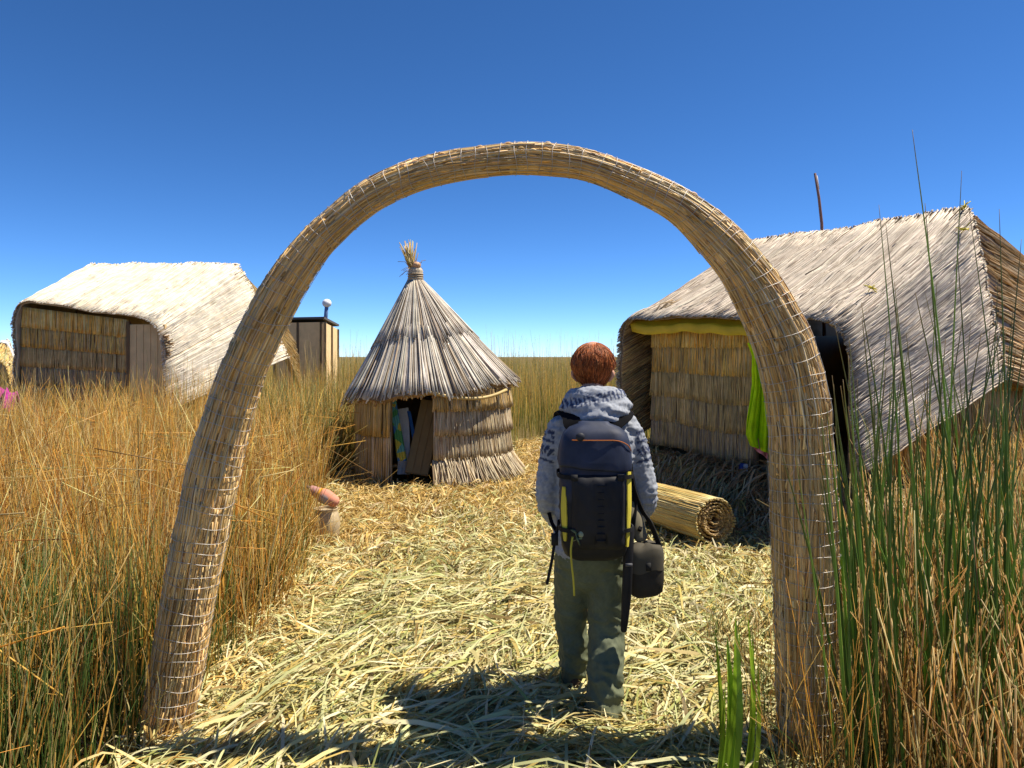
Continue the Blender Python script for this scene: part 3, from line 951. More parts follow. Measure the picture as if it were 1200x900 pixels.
mb.tubes(smooth_at(pts, tcv * 4), 0.007, (0.66, 0.66, 0.64), 6)
mb.build('wire_hook', M_WIRE, label='bent pale wire hook beside the doorway of the round hut', cat='wire')

# ------------------------------------------------------------------ outhouse and far bits
shed = thing('outhouse', 'small tan panelled outhouse with a flat dark roof far behind the reeds', 'outhouse', W(378, 418, 20) * np.array([1, 1, 0]))
C0, C1, C2 = W(378, 378, 20.0)[:2], W(322, 378, 20.5)[:2], W(394, 386, 21.5)[:2]
zt0, zt2 = 2.60, 2.46
mb = MB()


def vpanel(mb, a, b, za, zb, z0, th, c):
    a, b = np.array(a), np.array(b)
    P = np.array([[[*a, z0], [*b, z0]], [[*a, za], [*b, zb]]])
    n = grid_normals(P)
    mb.shell(P, th, c)


D3 = C1 + (C2 - C0)
for (a, b, za, zb_) in ((C1, C0, zt0, zt0), (C0, C2, zt0, zt2), (C2, D3, zt2, zt2), (D3, C1, zt2, zt0)):
    vpanel(mb, a, b, za, zb_, 0.0, 0.05, (0.80, 0.57, 0.29))
mb.build('wall', M_PLASTER, shed, smooth=False)
fr = MB()
cen = (C0 + C1 + C2 + D3) / 4
for a, b, za, zb_ in ((C1, C0, zt0, zt0), (C0, C2, zt0, zt2)):
    for k in (0.02, 0.5, 0.98):
        p = a + (b - a) * k
        o_ = (p - cen)
        o_ = np.array([0.0, -0.05]) if a is C1 else np.array([0.06, 0.0])
        z_ = za + (zb_ - za) * k
        fr.box([*(p + o_), z_ / 2], (0.06, 0.06, z_), (0.16, 0.11, 0.06))
fr.build('frame', M_PLASTER, shed, smooth=False)
mb = MB()
ov = lambda p: p + (p - cen) * 0.10
P = np.array([[[*ov(C1), zt0 + 0.03], [*ov(C0), zt0 + 0.03]], [[*ov(D3), zt2 + 0.03], [*ov(C2), zt2 + 0.03]]])
mb.shell(P + np.array([0, 0, 0.06]), 0.06, (0.12, 0.11, 0.10))
mb.build('roof', M_PLASTER, shed, smooth=False)
mb = MB()
b, t = W(381, 380, 20.6), W(383, 357, 20.6)
mb.tubes(np.array([b, (b + t) / 2, t]), 0.055, (0.12, 0.2, 0.36), 10)
pipe = mb.build('vent_pipe', M_PLASTER, shed)
MB().ball(t + np.array([0, 0, 0.04]), (0.13, 0.13, 0.12), (0.75, 0.76, 0.78)).build('cap', M_PLASTER, pipe)

# magenta cloth at the picture edge
mb = MB()
c = W(2, 462, 11.0)
u, v = np.meshgrid(np.linspace(-1, 1, 30), np.linspace(0, 1, 20), indexing='ij')
P = np.stack([c[0] + u * 0.22, c[1] + 0.25 * (v - 0.5) + 0.04 * np.sin(u * 9), c[2] + 0.10 - 0.7 * np.abs(v - 0.5) ** 1.3 - 0.10 * u ** 2 + 0.03 * np.sin(u * 12 + v * 6)], -1)
mb.shell(P, 0.01, (0.42, 0.03, 0.26))
mb.build('cloth', solid_mat('magenta_wool', (0.42, 0.03, 0.26), 0.9, 0.3, 20.0, 0.4), label='bright magenta cloth thrown over the reeds by the white house', cat='cloth')

# radio pole behind the ridge
mb = MB()
b, m_, t = W(969, 300, 10.6), W(963, 262, 10.6), W(955, 203, 10.6)
b[2] = 0.2
mb.tubes(np.array([b, m_, (m_ + t) / 2 + np.array([0.01, 0, 0]), t]), np.array([0.03, 0.022, 0.02, 0.017]), (0.22, 0.13, 0.11), 8)
q_ = W(957, 206, 10.6)
mb.tubes(np.array([q_, q_ + np.array([0.03, 0, -0.2])]), 0.012, (0.5, 0.5, 0.52), 6)
mb.build('pole', M_PLASTER, label='thin crooked pole rising behind the grey thatched ridge', cat='pole')

# bundle of dark sticks and loose twigs on the roof
mb = MB()
c = W(828, 361, 8.15)
d0 = nrm(W(845, 356, 8.2) - W(806, 368, 8.05))
n = 60
o_ = rng.normal(0, 0.022, (n, 3)) + np.array([0, 0, 0.02])
l0, l1 = rng.uniform(-0.22, -0.1, n), rng.uniform(0.1, 0.2, n)
mb.tubes(np.stack([c + o_ + d0 * l0[:, None], c + o_ * 1.1 + np.array([0, 0, 0.015]), c + o_ + d0 * l1[:, None]], 1), 0.009, pick([(2, (0.16, 0.11, 0.08)), (1, (0.26, 0.19, 0.14))], n), 5)
mb.build('stick_bundle', M_PLASTER, label='dark bundle of broken sticks lying on the grey thatch', cat='sticks')
mb = MB()
for k in range(16):
    a0, b0 = W(rng.uniform(762, 778), rng.uniform(366, 374), 8.3), W(rng.uniform(785, 806), rng.uniform(350, 362), 8.45)
    mb.tubes(np.array([a0, (a0 + b0) / 2 + rng.normal(0, 0.02, 3) + np.array([0, 0, 0.02]), b0]), 0.008, pick(DULL, 1)[0], 5)
mb.build('twig_bundle', M_PLASTER, label='loose thin twigs scattered near the front corner of the thatch', cat='twigs')

# ------------------------------------------------------------------ rolled mat by the house
roll = thing('rolled_mat', 'golden rolled reed mat with a spiral end lying before the house', 'mat roll', W(834, 637, 6.2))
c1 = W(838, 609, 6.2)
axd = nrm(np.array([-0.44, 0.90, 0.0]))
sx = nrm(np.cross(axd, np.array([0, 0, 1.0])))
up = np.array([0, 0, 1.0])
mb = MB()
turns, PIT = 6, 0.0305
spr = lambda a: 0.028 + PIT * a / (2 * math.pi)
ell = lambda r, a: sx * (r * 1.06 * np.cos(a))[:, None] + up * (r * 0.95 * np.sin(a))[:, None]
a = np.linspace(0, turns * 2 * math.pi, turns * 40)
rs = spr(a)
lo = 0.012 * np.sin(a * 0.7 + 1) + 0.012 * np.sin(a / 5)
ring = c1 + ell(rs - 0.006, a) + axd * (lo + 0.02)[:, None]
P = np.stack([ring, ring + axd * 0.93], 1)
mb.shell(P + axd * 0.03, 0.004, (0.24, 0.15, 0.06))
mb.build('sheet', M_REED, roll)
mb = MB()
n = 420
a_ = rng.uniform(0, 2 * math.pi, n)
r_ = spr(a_ + 2 * math.pi * (turns - 1)) + rng.uniform(0.0, 0.005, n)
pos = ell(r_, a_)
l0, l1 = rng.normal(0.0, 0.010, n), rng.normal(0.95, 0.02, n)
k = np.linspace(0, 1, 5)
mb.tubes(c1 + pos[:, None] + axd * (l0[:, None] + (l1 - l0)[:, None] * k)[..., None] + rng.normal(0, 0.002, (n, 5, 3)), 0.0055, pick(AMBER[:3] + PALE[:1], n, 0.15), 4)
n = 2200                                            # reed ends seen in the spiral
a_ = turns * 2 * math.pi * np.sqrt(rng.uniform(0.001, 1, n))
r_ = spr(a_) - 0.013 + 0.012 * rng.random(n)
pos = ell(r_, a_)
l0 = 0.012 * np.sin(a_ * 0.7 + 1) + 0.012 * np.sin(a_ / 5) + rng.normal(0.006, 0.008, n)
mb.tubes(c1 + pos[:, None] + axd * np.stack([l0, l0 + 0.12], 1)[..., None], 0.0036, pick(TAN + AMBER[:1] + BROWN[:1], n, 0.2), 4)
mb.build('reeds', M_REED, roll)

# garment and cloth on the door post, carton
mb = MB()
u, v = np.meshgrid(np.linspace(0, 1, 26), np.linspace(0, 1, 40), indexing='ij')
lft = np.interp(v, [0, 0.12, 0.4, 0.75, 0.9, 1], [876, 881, 882, 875, 874, 880])
rgt = np.interp(v, [0, 0.12, 0.4, 0.75, 0.9, 1], [884, 892, 899, 903, 903, 902])
yy = 402 + v * 120 + 10 * u * v
d = 7.15 + 0.05 * np.sin(u * 12 + v * 2) * (0.3 + v) + 0.02 * np.sin(u * 30 + v * 7)
pxx = lft + (rgt - lft) * u
P = np.stack([(pxx - CX) / F * d, d, H - (yy - HY) / F * d], -1)
mb.shell(P, 0.008, (0.70, 0.96, 0.01))
mb.build('garment', strand_mat('neon_cloth', 0.35, 0.8, 0.2, 0.12, 14.0), label='neon yellow-green garment hanging from the door post of the grey house', cat='garment')
mb = MB()
Pp = np.stack([(( 884 + 16 * u) - CX) / F * 7.2, 7.2 + 0.02 * np.sin(u * 9), H - ((514 + v * 20 * (0.6 + 0.6 * u)) - HY) / F * 7.2], -1)
mb.shell(Pp, 0.01, (0.75, 0.25, 0.28))
mb.build('towel', solid_mat('pink_cloth', (0.72, 0.24, 0.27), 0.85, 0.12, 10.0, 0.3), label='small pink towel showing below the neon garment', cat='towel')
ct = thing('carton', 'small white and blue carton at the foot of the house wall', 'carton', W(871, 557, 7.45))
mb = MB()
mb.box(W(869, 550, 7.45), (0.05, 0.06, 0.12), (0.05, 0.12, 0.45))
mb.build('body', M_PLASTER, ct, smooth=False)
MB().box(W(873, 550, 7.44), (0.045, 0.055, 0.11), (0.75, 0.77, 0.8)).build('label_panel', M_PLASTER, ct, smooth=False)

# clay jar with a gourd on it by the reeds
jar = thing('jar', 'squat pale clay jar half hidden by dry reeds at the path edge', 'jar', W(382, 637, 6.46))
prof = [(0.005, 0.0), (0.085, 0.0), (0.10, 0.03), (0.118, 0.12), (0.122, 0.20), (0.112, 0.26), (0.100, 0.29), (0.106, 0.315), (0.096, 0.315), (0.088, 0.29), (0.005, 0.28)]
pf = smooth_at(np.array(prof), np.linspace(0, len(prof) - 1, 44))
a = np.linspace(0, 2 * math.pi, 32, endpoint=False)
jc = W(382, 637, 6.46)
mb = MB()
mb.loft(np.stack([jc[0] + pf[:, :1] * np.cos(a), jc[1] + pf[:, :1] * np.sin(a), jc[2] - 0.0 + pf[:, 1:] + 0 * a], -1), (0.5, 0.38, 0.25))
mb.build('body', solid_mat('clay', (0.42, 0.33, 0.20), 0.7, 0.3, 9.0, 0.3), jar)
gd = thing('gourd', 'salmon pink gourd with a grey patch lying on the clay jar', 'gourd', jc + np.array([0, 0, 0.32]))
mb = MB()
gx0, gx1 = W(366, 574, 6.4), W(391, 587, 6.36)
pts = np.array([gx0, gx0 * 0.72 + gx1 * 0.28, gx0 * 0.4 + gx1 * 0.6, gx1])
mb.limb(pts, [0.038, 0.050, 0.066, 0.052], (0, 1, 0), (0.72, 0.27, 0.17), 24)
g = mb.build('body', M_PLASTER, gd)
co = np.zeros(len(g.data.vertices) * 3, np.float32)
g.data.vertices.foreach_get('co', co)
co = co.reshape(-1, 3)
colr = np.tile(np.array([0.58, 0.25, 0.17, 1.0], np.float32), (len(co), 1))
tpar = ((co - gx0) @ (gx1 - gx0)) / ((gx1 - gx0) @ (gx1 - gx0))
colr[tpar < 0.28, :3] = (0.42, 0.22, 0.20)
colr[(np.abs(tpar - 0.36) < 0.06), :3] = (0.72, 0.34, 0.04)
pc = gx0 * 0.42 + gx1 * 0.58 + np.array([0, -0.07, -0.035])
colr[np.linalg.norm(co - pc, axis=1) < 0.055, :3] = (0.36, 0.32, 0.33)
g.data.attributes['Col'].data.foreach_set('color', colr.ravel())
MB().tubes(np.array([gx0, gx0 + np.array([-0.05, 0.01, 0.03])]), np.array([0.02, 0.012]), (0.25, 0.15, 0.12), 8).build('stem', M_PLASTER, gd)

# ------------------------------------------------------------------ the walker
DG = bpy.context.evaluated_depsgraph_get


def fuse(mb, name, voxel, smooth=6, dec=None):
    """Union of the closed shells in mb as one smooth skin."""
    me = mb.mesh(name)
    o = bpy.data.objects.new(name + '_shape', me)
    COL.objects.link(o)
    m = o.modifiers.new('r', 'REMESH')
    m.mode = 'VOXEL'
    m.voxel_size = voxel
    m = o.modifiers.new('s', 'SMOOTH')
    m.iterations, m.factor = smooth, 0.5
    bpy.context.view_layer.update()
    out = bpy.data.meshes.new_from_object(o.evaluated_get(DG()))
    bpy.data.objects.remove(o)
    out.name = name
    out.polygons.foreach_set('use_smooth', np.ones(len(out.polygons), bool))
    return out


def verts(me):
    c = np.zeros(len(me.vertices) * 3, np.float32)
    me.vertices.foreach_get('co', c)
    nn = np.zeros(len(me.vertices) * 3, np.float32)
    me.vertex_normals.foreach_get('vector', nn)
    return c.reshape(-1, 3).astype(float), nn.reshape(-1, 3).astype(float)


def put(me, co, colr):
    me.vertices.foreach_set('co', co.astype(np.float32).ravel())
    if 'Col' in me.attributes:
        me.attributes.remove(me.attributes['Col'])
    at_ = me.attributes.new('Col', 'FLOAT_COLOR', 'POINT')
    at_.data.foreach_set('color', np.concatenate([colr, np.ones((len(colr), 1))], 1).astype(np.float32).ravel())
    me.update()


PX, PY = 0.388, 3.42
HEAD = W(695, 431, 3.43)
turn = math.radians(-14)                     # the face looks a little to the right
fx = np.array([math.cos(turn), math.sin(turn), 0])
fy = np.array([-math.sin(turn), math.cos(turn), 0])
hd = lambda a, b, c: HEAD + fx * a + fy * b + np.array([0, 0, c])
person = thing('person', 'person in patterned grey hoodie and olive trousers walking away along the straw path', 'person', (PX, PY, 0))
SHL, ELL, WRL = W(658, 507, 3.42), W(644, 583, 3.44), W(662, 622, 3.66)
SHR, ELR, WRR = W(735, 507, 3.42), W(754, 583, 3.44), W(730, 624, 3.66)
HPL, KNL, ANL = W(673, 636, 3.43), W(669, 726, 3.58), W(675, 784, 3.64)
HPR, KNR, ANR = W(711, 636, 3.43), W(711, 738, 3.42), W(706, 832, 3.30)
X1 = np.array([1.0, 0, 0])
mb = MB()
mb.ball(hd(0, 0, 0.02), (0.074, 0.094, 0.105), M=28, K=20, ax=[fx, fy, [0, 0, 1]])
mb.ball(hd(0, 0.025, -0.045), (0.058, 0.072, 0.075), M=24, K=16, ax=[fx, fy, [0, 0, 1]])
mb.limb([hd(0, 0.090, 0.02), hd(0, 0.108, -0.015), hd(0, 0.098, -0.03)], [0.011, 0.016, 0.011], fx, M=10)      # nose
mb.limb([hd(-0.02, 0.088, -0.052), hd(0, 0.096, -0.05), hd(0.02, 0.088, -0.052)], [0.006, 0.008, 0.006], (0, 0, 1), M=8)
mb.ball(hd(0, 0.082, -0.092), (0.022, 0.02, 0.018), M=12, K=8)
for sgn in (-1, 1):
    mb.limb([hd(sgn * 0.078, -0.006, -0.005), hd(sgn * 0.096, -0.014, -0.03), hd(sgn * 0.076, -0.002, -0.062)], [(0.012, 0.018), (0.010, 0.020), (0.008, 0.010)], fx, M=12)
    mb.limb([hd(sgn * 0.045, 0.082, 0.03), hd(sgn * 0.018, 0.094, 0.032)], [0.008, 0.009], (0, 0, 1), M=8)
NB = np.array([PX + 0.0, 3.41, 1.36])
mb.limb([hd(0, -0.01, -0.05), hd(0, -0.015, -0.10), NB], [(0.052, 0.056), (0.05, 0.054), (0.07, 0.06)], X1)
mb.limb([NB + np.array([0, 0, 0.02]), [PX, 3.42, 1.28], [PX, 3.43, 1.10], [PX - 0.01, 3.43, 0.95], [PX - 0.015, 3.43, 0.80]],
        [(0.09, 0.06), (0.165, 0.095), (0.150, 0.10), (0.135, 0.095), (0.155, 0.105)], X1, pw=2.4)
for sh, el, wr in ((SHL, ELL, WRL), (SHR, ELR, WRR)):
    mb.limb([sh + (NB - sh) * 0.3 + np.array([0, 0, -0.02]), sh, el, wr], [0.05, 0.05, 0.038, 0.027], X1)
    hnd = wr + nrm(wr - el) * 0.06 + np.array([0, 0.01, 0])
    dr = nrm(wr - el)
    sidev = nrm(np.cross(dr, np.array([0, 0, 1.0])))
    pal_up = np.cross(sidev, dr)
    mb.limb([wr, wr + dr * 0.045, wr + dr * 0.09], [(0.024, 0.02), (0.016, 0.040), (0.014, 0.040)], sidev, M=14)
    for j, (off, ln_) in enumerate(((-0.030, 0.062), (-0.010, 0.074), (0.010, 0.078), (0.030, 0.070))):
        k0 = wr + dr * 0.088 + pal_up * off
        curl = -sidev * (1 if sh is SHR else -1)
        mb.limb([k0, k0 + dr * ln_ * 0.45, k0 + dr * ln_ * 0.7 - curl * -0.02, k0 + dr * ln_ * 0.78 + curl * 0.045], [0.0095, 0.009, 0.0085, 0.007], pal_up, M=10)
    k0 = wr + dr * 0.025 + pal_up * 0.034
    mb.limb([k0, k0 + dr * 0.03 + pal_up * 0.026, k0 + dr * 0.062 + pal_up * 0.028], [0.013, 0.011, 0.008], sidev, M=10)
for hp, kn, an in ((HPL, KNL, ANL), (HPR, KNR, ANR)):
    mb.limb([hp + np.array([0, 0, 0.05]), hp, kn, (kn + an) / 2 + np.array([0, -0.015, 0.03]), an], [0.085, 0.082, 0.055, 0.052, 0.036], X1)
    mb.limb([an + np.array([0, -0.05, -0.045]), an + np.array([0, 0.03, -0.045]), an + np.array([0.005, 0.17, -0.065])], [(0.03, 0.03), (0.035, 0.035), (0.032, 0.018)], X1, M=14)
bm_ = fuse(mb, 'body', 0.006, 5)
co, nn = verts(bm_)
put(bm_, co, np.tile([0.50, 0.27, 0.19], (len(co), 1)))
link('body', bm_, M_PLASTER, person)

# hair: cap of short strands
mb = MB()
th, ph = np.meshgrid(np.linspace(0.02, math.pi - 0.02, 22), np.linspace(0, 2 * math.pi, 36, endpoint=False), indexing='ij')


def hair_pt(th, ph, r=1.0):
    d = np.stack([np.sin(th) * np.cos(ph), np.sin(th) * np.sin(ph), np.cos(th)], -1)
    low = np.clip(-d[..., 2], 0, 1)
    rx, ry, rz = 0.101 - 0.040 * low ** 1.3, 0.106 - 0.034 * low ** 1.3, 0.108 + 0.014 * low
    q = np.stack([d[..., 0] * rx, d[..., 1] * ry, d[..., 2] * rz], -1) * (np.asarray(r)[..., None] if np.ndim(r) else r)
    return HEAD + np.array([0, 0, 0.010]) + q[..., :1] * fx + q[..., 1:2] * fy + np.array([0, 0, 1.0]) * q[..., 2:]


cap = hair_pt(th, ph, 0.95)
face = (np.sin(ph) > 0.45) & (np.cos(th) < 0.45)
cap = np.where(face[..., None], hair_pt(th, ph, 0.70), cap)
mb.loft(cap, (0.11, 0.03, 0.012))
n = 3600
ph0 = rng.uniform(0, 2 * math.pi, n)
k = np.linspace(0, 1, 7)
th0 = np.arccos(rng.uniform(-0.3, 1.0, n))
th0 = np.where(rng.random(n) < 0.35, rng.uniform(0.05, 0.6, n), th0)
fc = np.sin(ph0) > 0.45
endt = np.where(fc, np.minimum(th0 + 0.5, 1.25), np.minimum(th0 + rng.uniform(0.5, 1.4, n), 2.72 + rng.normal(0, 0.06, n)))
tt = th0[:, None] + (endt - th0)[:, None] * k
keep = ~(fc & (th0 > 1.0))
stray = (rng.random((n, 1)) < 0.06) * rng.random((n, 1))
lift = 0.965 + rng.uniform(0, 0.065, (n, 1)) + 0.02 * rng.random((n, 1)) * k ** 3
pp = ph0[:, None] + rng.normal(0, 0.30, (n, 1)) * k + 0.05 * np.sin(6 * tt + ph0[:, None] * 5)
HAIRC = [(3, (0.36, 0.095, 0.026)), (3, (0.46, 0.13, 0.036)), (2, (0.20, 0.055, 0.02)), (1, (0.60, 0.22, 0.07))]
mb.tubes(hair_pt(tt, pp, lift + 0.022 * np.sin(ph0[:, None] * 17 + 2.5 * np.sin(tt * 2 + ph0[:, None] * 3)) * k + 0.09 * stray * k ** 2)[keep], np.array([0.0016, 0.0018, 0.0018, 0.0018, 0.0017, 0.0014, 0.0006]), pick(HAIRC, n, 0.2)[keep], 3)
mb.build('hair', strand_mat('auburn_hair', 0.1, 0.55, 0.25, 0.4, 40.0), person)

# hoodie: torso, sleeves and the hood lying on the shoulders
mb = MB()
mb.limb([[PX, 3.41, 1.395], [PX, 3.41, 1.345], [PX, 3.42, 1.26], [PX, 3.43, 1.08], [PX - 0.005, 3.43, 0.92], [PX - 0.01, 3.43, 0.765]],
        [(0.08, 0.08), (0.135, 0.095), (0.200, 0.120), (0.188, 0.130), (0.182, 0.128), (0.186, 0.135)], X1, M=32, pw=2.4)
for sh, el, wr in ((SHL, ELL, WRL), (SHR, ELR, WRR)):
    inn = np.array([PX + (sh[0] - PX) * 0.45, 3.42, 1.335])
    mb.limb([inn, sh + np.array([0, 0, 0.008]), (sh + el) / 2 + np.array([0.018 * np.sign(sh[0] - PX), 0, 0]), el + np.array([0.004 * np.sign(sh[0] - PX), -0.01, 0]), (el + wr) / 2 + np.array([0, 0, -0.01]), wr],
            [0.064, 0.070, 0.063, 0.061, 0.056, 0.042], X1, M=22)
HC = np.array([PX + 0.003, 3.415, 1.430])
a = np.linspace(0, 2 * math.pi, 13)
ringp = np.stack([HC[0] + 0.095 * np.sin(a), HC[1] - 0.02 - 0.085 * np.cos(a), HC[2] + 0.018 * np.cos(a) + 0.008], -1)
mb.limb(ringp, [(0.062, 0.055)] * 13, (0, 0, 1), M=16, sub=3)
mb.limb([HC + np.array([-0.13, -0.04, -0.01]), HC + np.array([-0.07, -0.125, -0.035]), HC + np.array([0.0, -0.150, -0.055]), HC + np.array([0.07, -0.125, -0.035]), HC + np.array([0.13, -0.04, -0.01])],
        [(0.048, 0.038), (0.066, 0.045), (0.076, 0.05), (0.066, 0.045), (0.048, 0.038)], (0, 0, 1), M=16)
hm = fuse(mb, 'hoodie', 0.0075, 5)
co, nn = verts(hm)
el_d = np.minimum(np.linalg.norm(co - ELL, axis=1), np.linalg.norm(co - ELR, axis=1))
fold = 0.004 * wob(co * np.array([1, 1, 1.8]), 0.10, 22) + 0.0035 * np.exp(-(el_d / 0.10) ** 2) * np.sin(co[:, 2] * 130 + 25 * wob(co, 0.2, 31) * 0.12) + 0.003 * wob(co, 0.045, 23)
hood_z = np.exp(-((co[:, 2] - 1.385) / 0.06) ** 2)
fold = fold + 0.007 * hood_z * np.sin(co[:, 2] * 120 + 5 * np.abs(co[:, 0] - PX) * 8 + co[:, 0] * 10)
heather = np.array([0.30, 0.32, 0.36]) * (1 + 0.14 * rng.normal(size=(len(co), 1)).clip(-1.5, 1.5) * 0.6)
navy = np.array([0.035, 0.045, 0.085])
cl = heather.copy()
ax_ = np.abs(co[:, 0] - PX)
arm = (ax_ > 0.19)
bz = co[:, 2] + 0.25 * (0.27 - ax_)
ang = np.arctan2(co[:, 1] - 3.42, ax_ - 0.25)
z1 = np.abs(((ang * 2.4 + 40) % 1.0) - 0.5)
for zc, hw, kind in ((1.225, 0.034, 0), (1.178, 0.006, 1), (1.272, 0.006, 1), (1.295, 0.009, 2), (1.315, 0.009, 2)):
    m = arm & (np.abs(bz - zc) < hw)
    if kind == 0:
        m &= (np.abs(bz - zc) / hw < 0.35 + 1.1 * z1) & (np.abs(np.sin(ang * 15 + bz * 90)) > 0.42)
    elif kind == 2:
        m &= np.sin(ang * 26 + zc * 300) > 0.1
    cl[m] = navy * rng.uniform(0.8, 1.6, (m.sum(), 1))
r_h = np.hypot(co[:, 0] - HC[0], co[:, 1] - HC[1] + 0.02)
zb_ = co[:, 2] - (1.432 + 0.02 * (co[:, 0] - PX) / 0.1)
m = (np.abs(zb_ - 0.03) < 0.022) & (co[:, 1] < 3.42) & (np.sin((co[:, 0] - PX) * 330 + 90 * zb_) + 0.7 * np.sin((co[:, 0] - PX) * 120 + 160 * zb_) > 0.0)
cl[m] = navy * rng.uniform(0.8, 1.8, (m.sum(), 1))
put(hm, co + nn * fold[:, None], cl)
link('hoodie', hm, strand_mat('knit_wool', 0.0, 0.9, 0.15, 0.12, 60.0), person)

# trousers
mb = MB()
mb.limb([[PX - 0.008, 3.43, 0.80], [PX - 0.010, 3.43, 0.70], [PX - 0.010, 3.43, 0.645]], [(0.168, 0.125), (0.172, 0.13), (0.13, 0.11)], X1, M=30, pw=2.3)
for hp, kn, an, w in ((HPL, KNL, ANL, 0.92), (HPR, KNR, ANR, 1.0)):
    mb.limb([hp + np.array([0, 0, 0.0]), hp + (kn - hp) * 0.35, kn, (kn + an) / 2 + np.array([0, -0.025, 0.0]), an + np.array([0, -0.005, -0.035])],
            [(0.094 * w, 0.11), (0.098 * w, 0.11), (0.086 * w, 0.09), (0.084 * w, 0.088), (0.082 * w, 0.092)], X1, M=26, pw=2.2)
tm = fuse(mb, 'trousers', 0.0075, 5)
co, nn = verts(tm)
low = np.exp(-((co[:, 2] - 0.14) / 0.13) ** 2) + 0.7 * np.exp(-((co[:, 2] - 0.42) / 0.08) ** 2) + 0.6 * np.exp(-((co[:, 2] - 0.66) / 0.05) ** 2)
sk = co[:, 2] * 70 + 18 * (co[:, 0] - PX) * 1.5 + 3 * wob(co, 0.2, 24)
fold = 0.007 * low * (1.1 - 2.2 * np.abs(np.sin(sk * 0.5))) + 0.004 * wob(co * np.array([1.4, 1.4, 0.6]), 0.12, 25) + 0.002 * wob(co * np.array([1, 1, 0.5]), 0.05, 26)
put(tm, co + nn * fold[:, None], np.tile([0.120, 0.136, 0.082], (len(co), 1)) * (1 + 0.06 * rng.normal(size=(len(co), 1)).clip(-1.5, 1.5)))
link('trousers', tm, strand_mat('olive_cotton', 0.0, 0.75, 0.25, 0.15, 14.0), person)
for an, sgn in ((ANL, -1), (ANR, 1)):
    mb = MB()
    gzf = an[2] - 0.085
    c0 = an + np.array([0, 0, -0.085])
    mb.limb([c0 + np.array([0, -0.085, 0.045]), c0 + np.array([0, 0.02, 0.05]), c0 + np.array([0.01, 0.12, 0.042]), c0 + np.array([0.012, 0.19, 0.034])], [(0.040, 0.044), (0.046, 0.05), (0.05, 0.042), (0.04, 0.026)], X1, M=18, c=(0.10, 0.065, 0.04))
    mb.limb([an + np.array([0, -0.01, -0.05]), an + np.array([0, -0.015, 0.04])], [(0.05, 0.055), (0.055, 0.062)], X1, M=18, c=(0.10, 0.065, 0.04))
    bt = mb.build('boot', M_PLASTER, person)
    mb = MB()
    mb.limb([c0 + np.array([0, -0.09, 0.008]), c0 + np.array([0.004, 0.04, 0.008]), c0 + np.array([0.012, 0.195, 0.010])], [(0.044, 0.014), (0.044, 0.014), (0.044, 0.012)], X1, M=14, c=(0.03, 0.027, 0.025))
    mb.build('sole', M_PLASTER, bt)

# ------------------------------------------------------------------ backpack
M_NYLON = strand_mat('pack_nylon', 0.0, 0.62, 0.25, 0.3, 14.0)
M_WEB = strand_mat('black_webbing', 0.0, 0.95, 0.05, 0.2, 20.0)
NAVY, BLK = (0.018, 0.024, 0.048), (0.011, 0.0115, 0.014)
pack = thing('backpack', 'navy and black hiking backpack with yellow side panels worn by the walker', 'backpack', (0.36, 3.2, 0.78))
BX = 0.364


def sup(hw, hd_, p=3.6, M=64):
    a = np.linspace(0, 2 * math.pi, M, endpoint=False)
    c, s = np.cos(a), np.sin(a)
    return np.stack([hw * np.sign(c) * np.abs(c) ** (2 / p), hd_ * np.sign(s) * np.abs(s) ** (2 / p)], -1)


def packring(z, g=0.0):
    tz = np.array([0.765, 0.785, 0.83, 1.0, 1.18, 1.27, 1.32, 1.345, 1.352])
    hw = np.interp(z, tz, [0.10, 0.132, 0.146, 0.154, 0.153, 0.146, 0.125, 0.095, 0.06]) + g
    hd_ = np.interp(z, tz, [0.06, 0.085, 0.102, 0.112, 0.11, 0.10, 0.085, 0.06, 0.035]) + g
    r = sup(hw, hd_)
    return np.stack([BX + r[:, 0], 3.205 + r[:, 1], 0 * r[:, 0] + z], -1)


zs = np.concatenate([[0.765, 0.775, 0.785, 0.81], np.linspace(0.84, 1.26, 22), [1.28, 1.30, 1.32, 1.335, 1.345, 1.352]])
rg = np.array([packring(z) for z in zs])
ctr = rg.mean(1, keepdims=True)
wr_ = 0.004 * wob(rg * np.array([1, 1, 1.7]), 0.13, 27) + 0.003 * wob(rg, 0.06, 28)
rg = rg + nrm(rg - ctr) * wr_[..., None]
cz = np.where((zs > 1.02)[:, None, None], np.array(NAVY), np.array(BLK)) * np.ones((1, 64, 1))
mb = MB()
mb.grid(rg, cz, close_v=True)
for r, rev in ((rg[0], False), (rg[-1], True)):
    i = np.arange(64)
    t = np.stack([i, np.roll(i, -1), np.full(64, 64)], -1)
    mb.add(np.concatenate([r, r.mean(0, keepdims=True)]), None, t[:, ::-1] if rev else t, BLK if not rev else NAVY)
mb.build('pack_body', M_NYLON, pack)
# lid
zs = np.array([1.168, 1.165, 1.175, 1.20, 1.25, 1.285, 1.315, 1.34, 1.355, 1.363, 1.366])
gs = np.array([0.001, 0.005, 0.007, 0.008, 0.008, 0.009, 0.010, 0.010, 0.009, 0.003, -0.01])
rg = np.array([packring(min(z, 1.352), g) for z, g in zip(zs, gs)])
rg[..., 2] = zs[:, None]
rg[:3, :, 2] += 0.012 * np.sin(np.linspace(0, 4 * math.pi, 64))[None] + 0.02 * (rg[:3, :, 1] > 3.25)
rg = rg + nrm(rg - rg.mean(1, keepdims=True)) * (0.005 * wob(rg, 0.12, 29))[..., None]
mb = MB()
mb.loft(rg, (0.022, 0.030, 0.060))
mb.ball(W(680, 512, 3.09), (0.02, 0.012, 0.018), (0.02, 0.022, 0.03))
mb.build('top_lid', M_NYLON, pack)
a = np.linspace(math.radians(200), math.radians(335), 40)
q = sup(1, 1, 3.6, 720)
pts = []
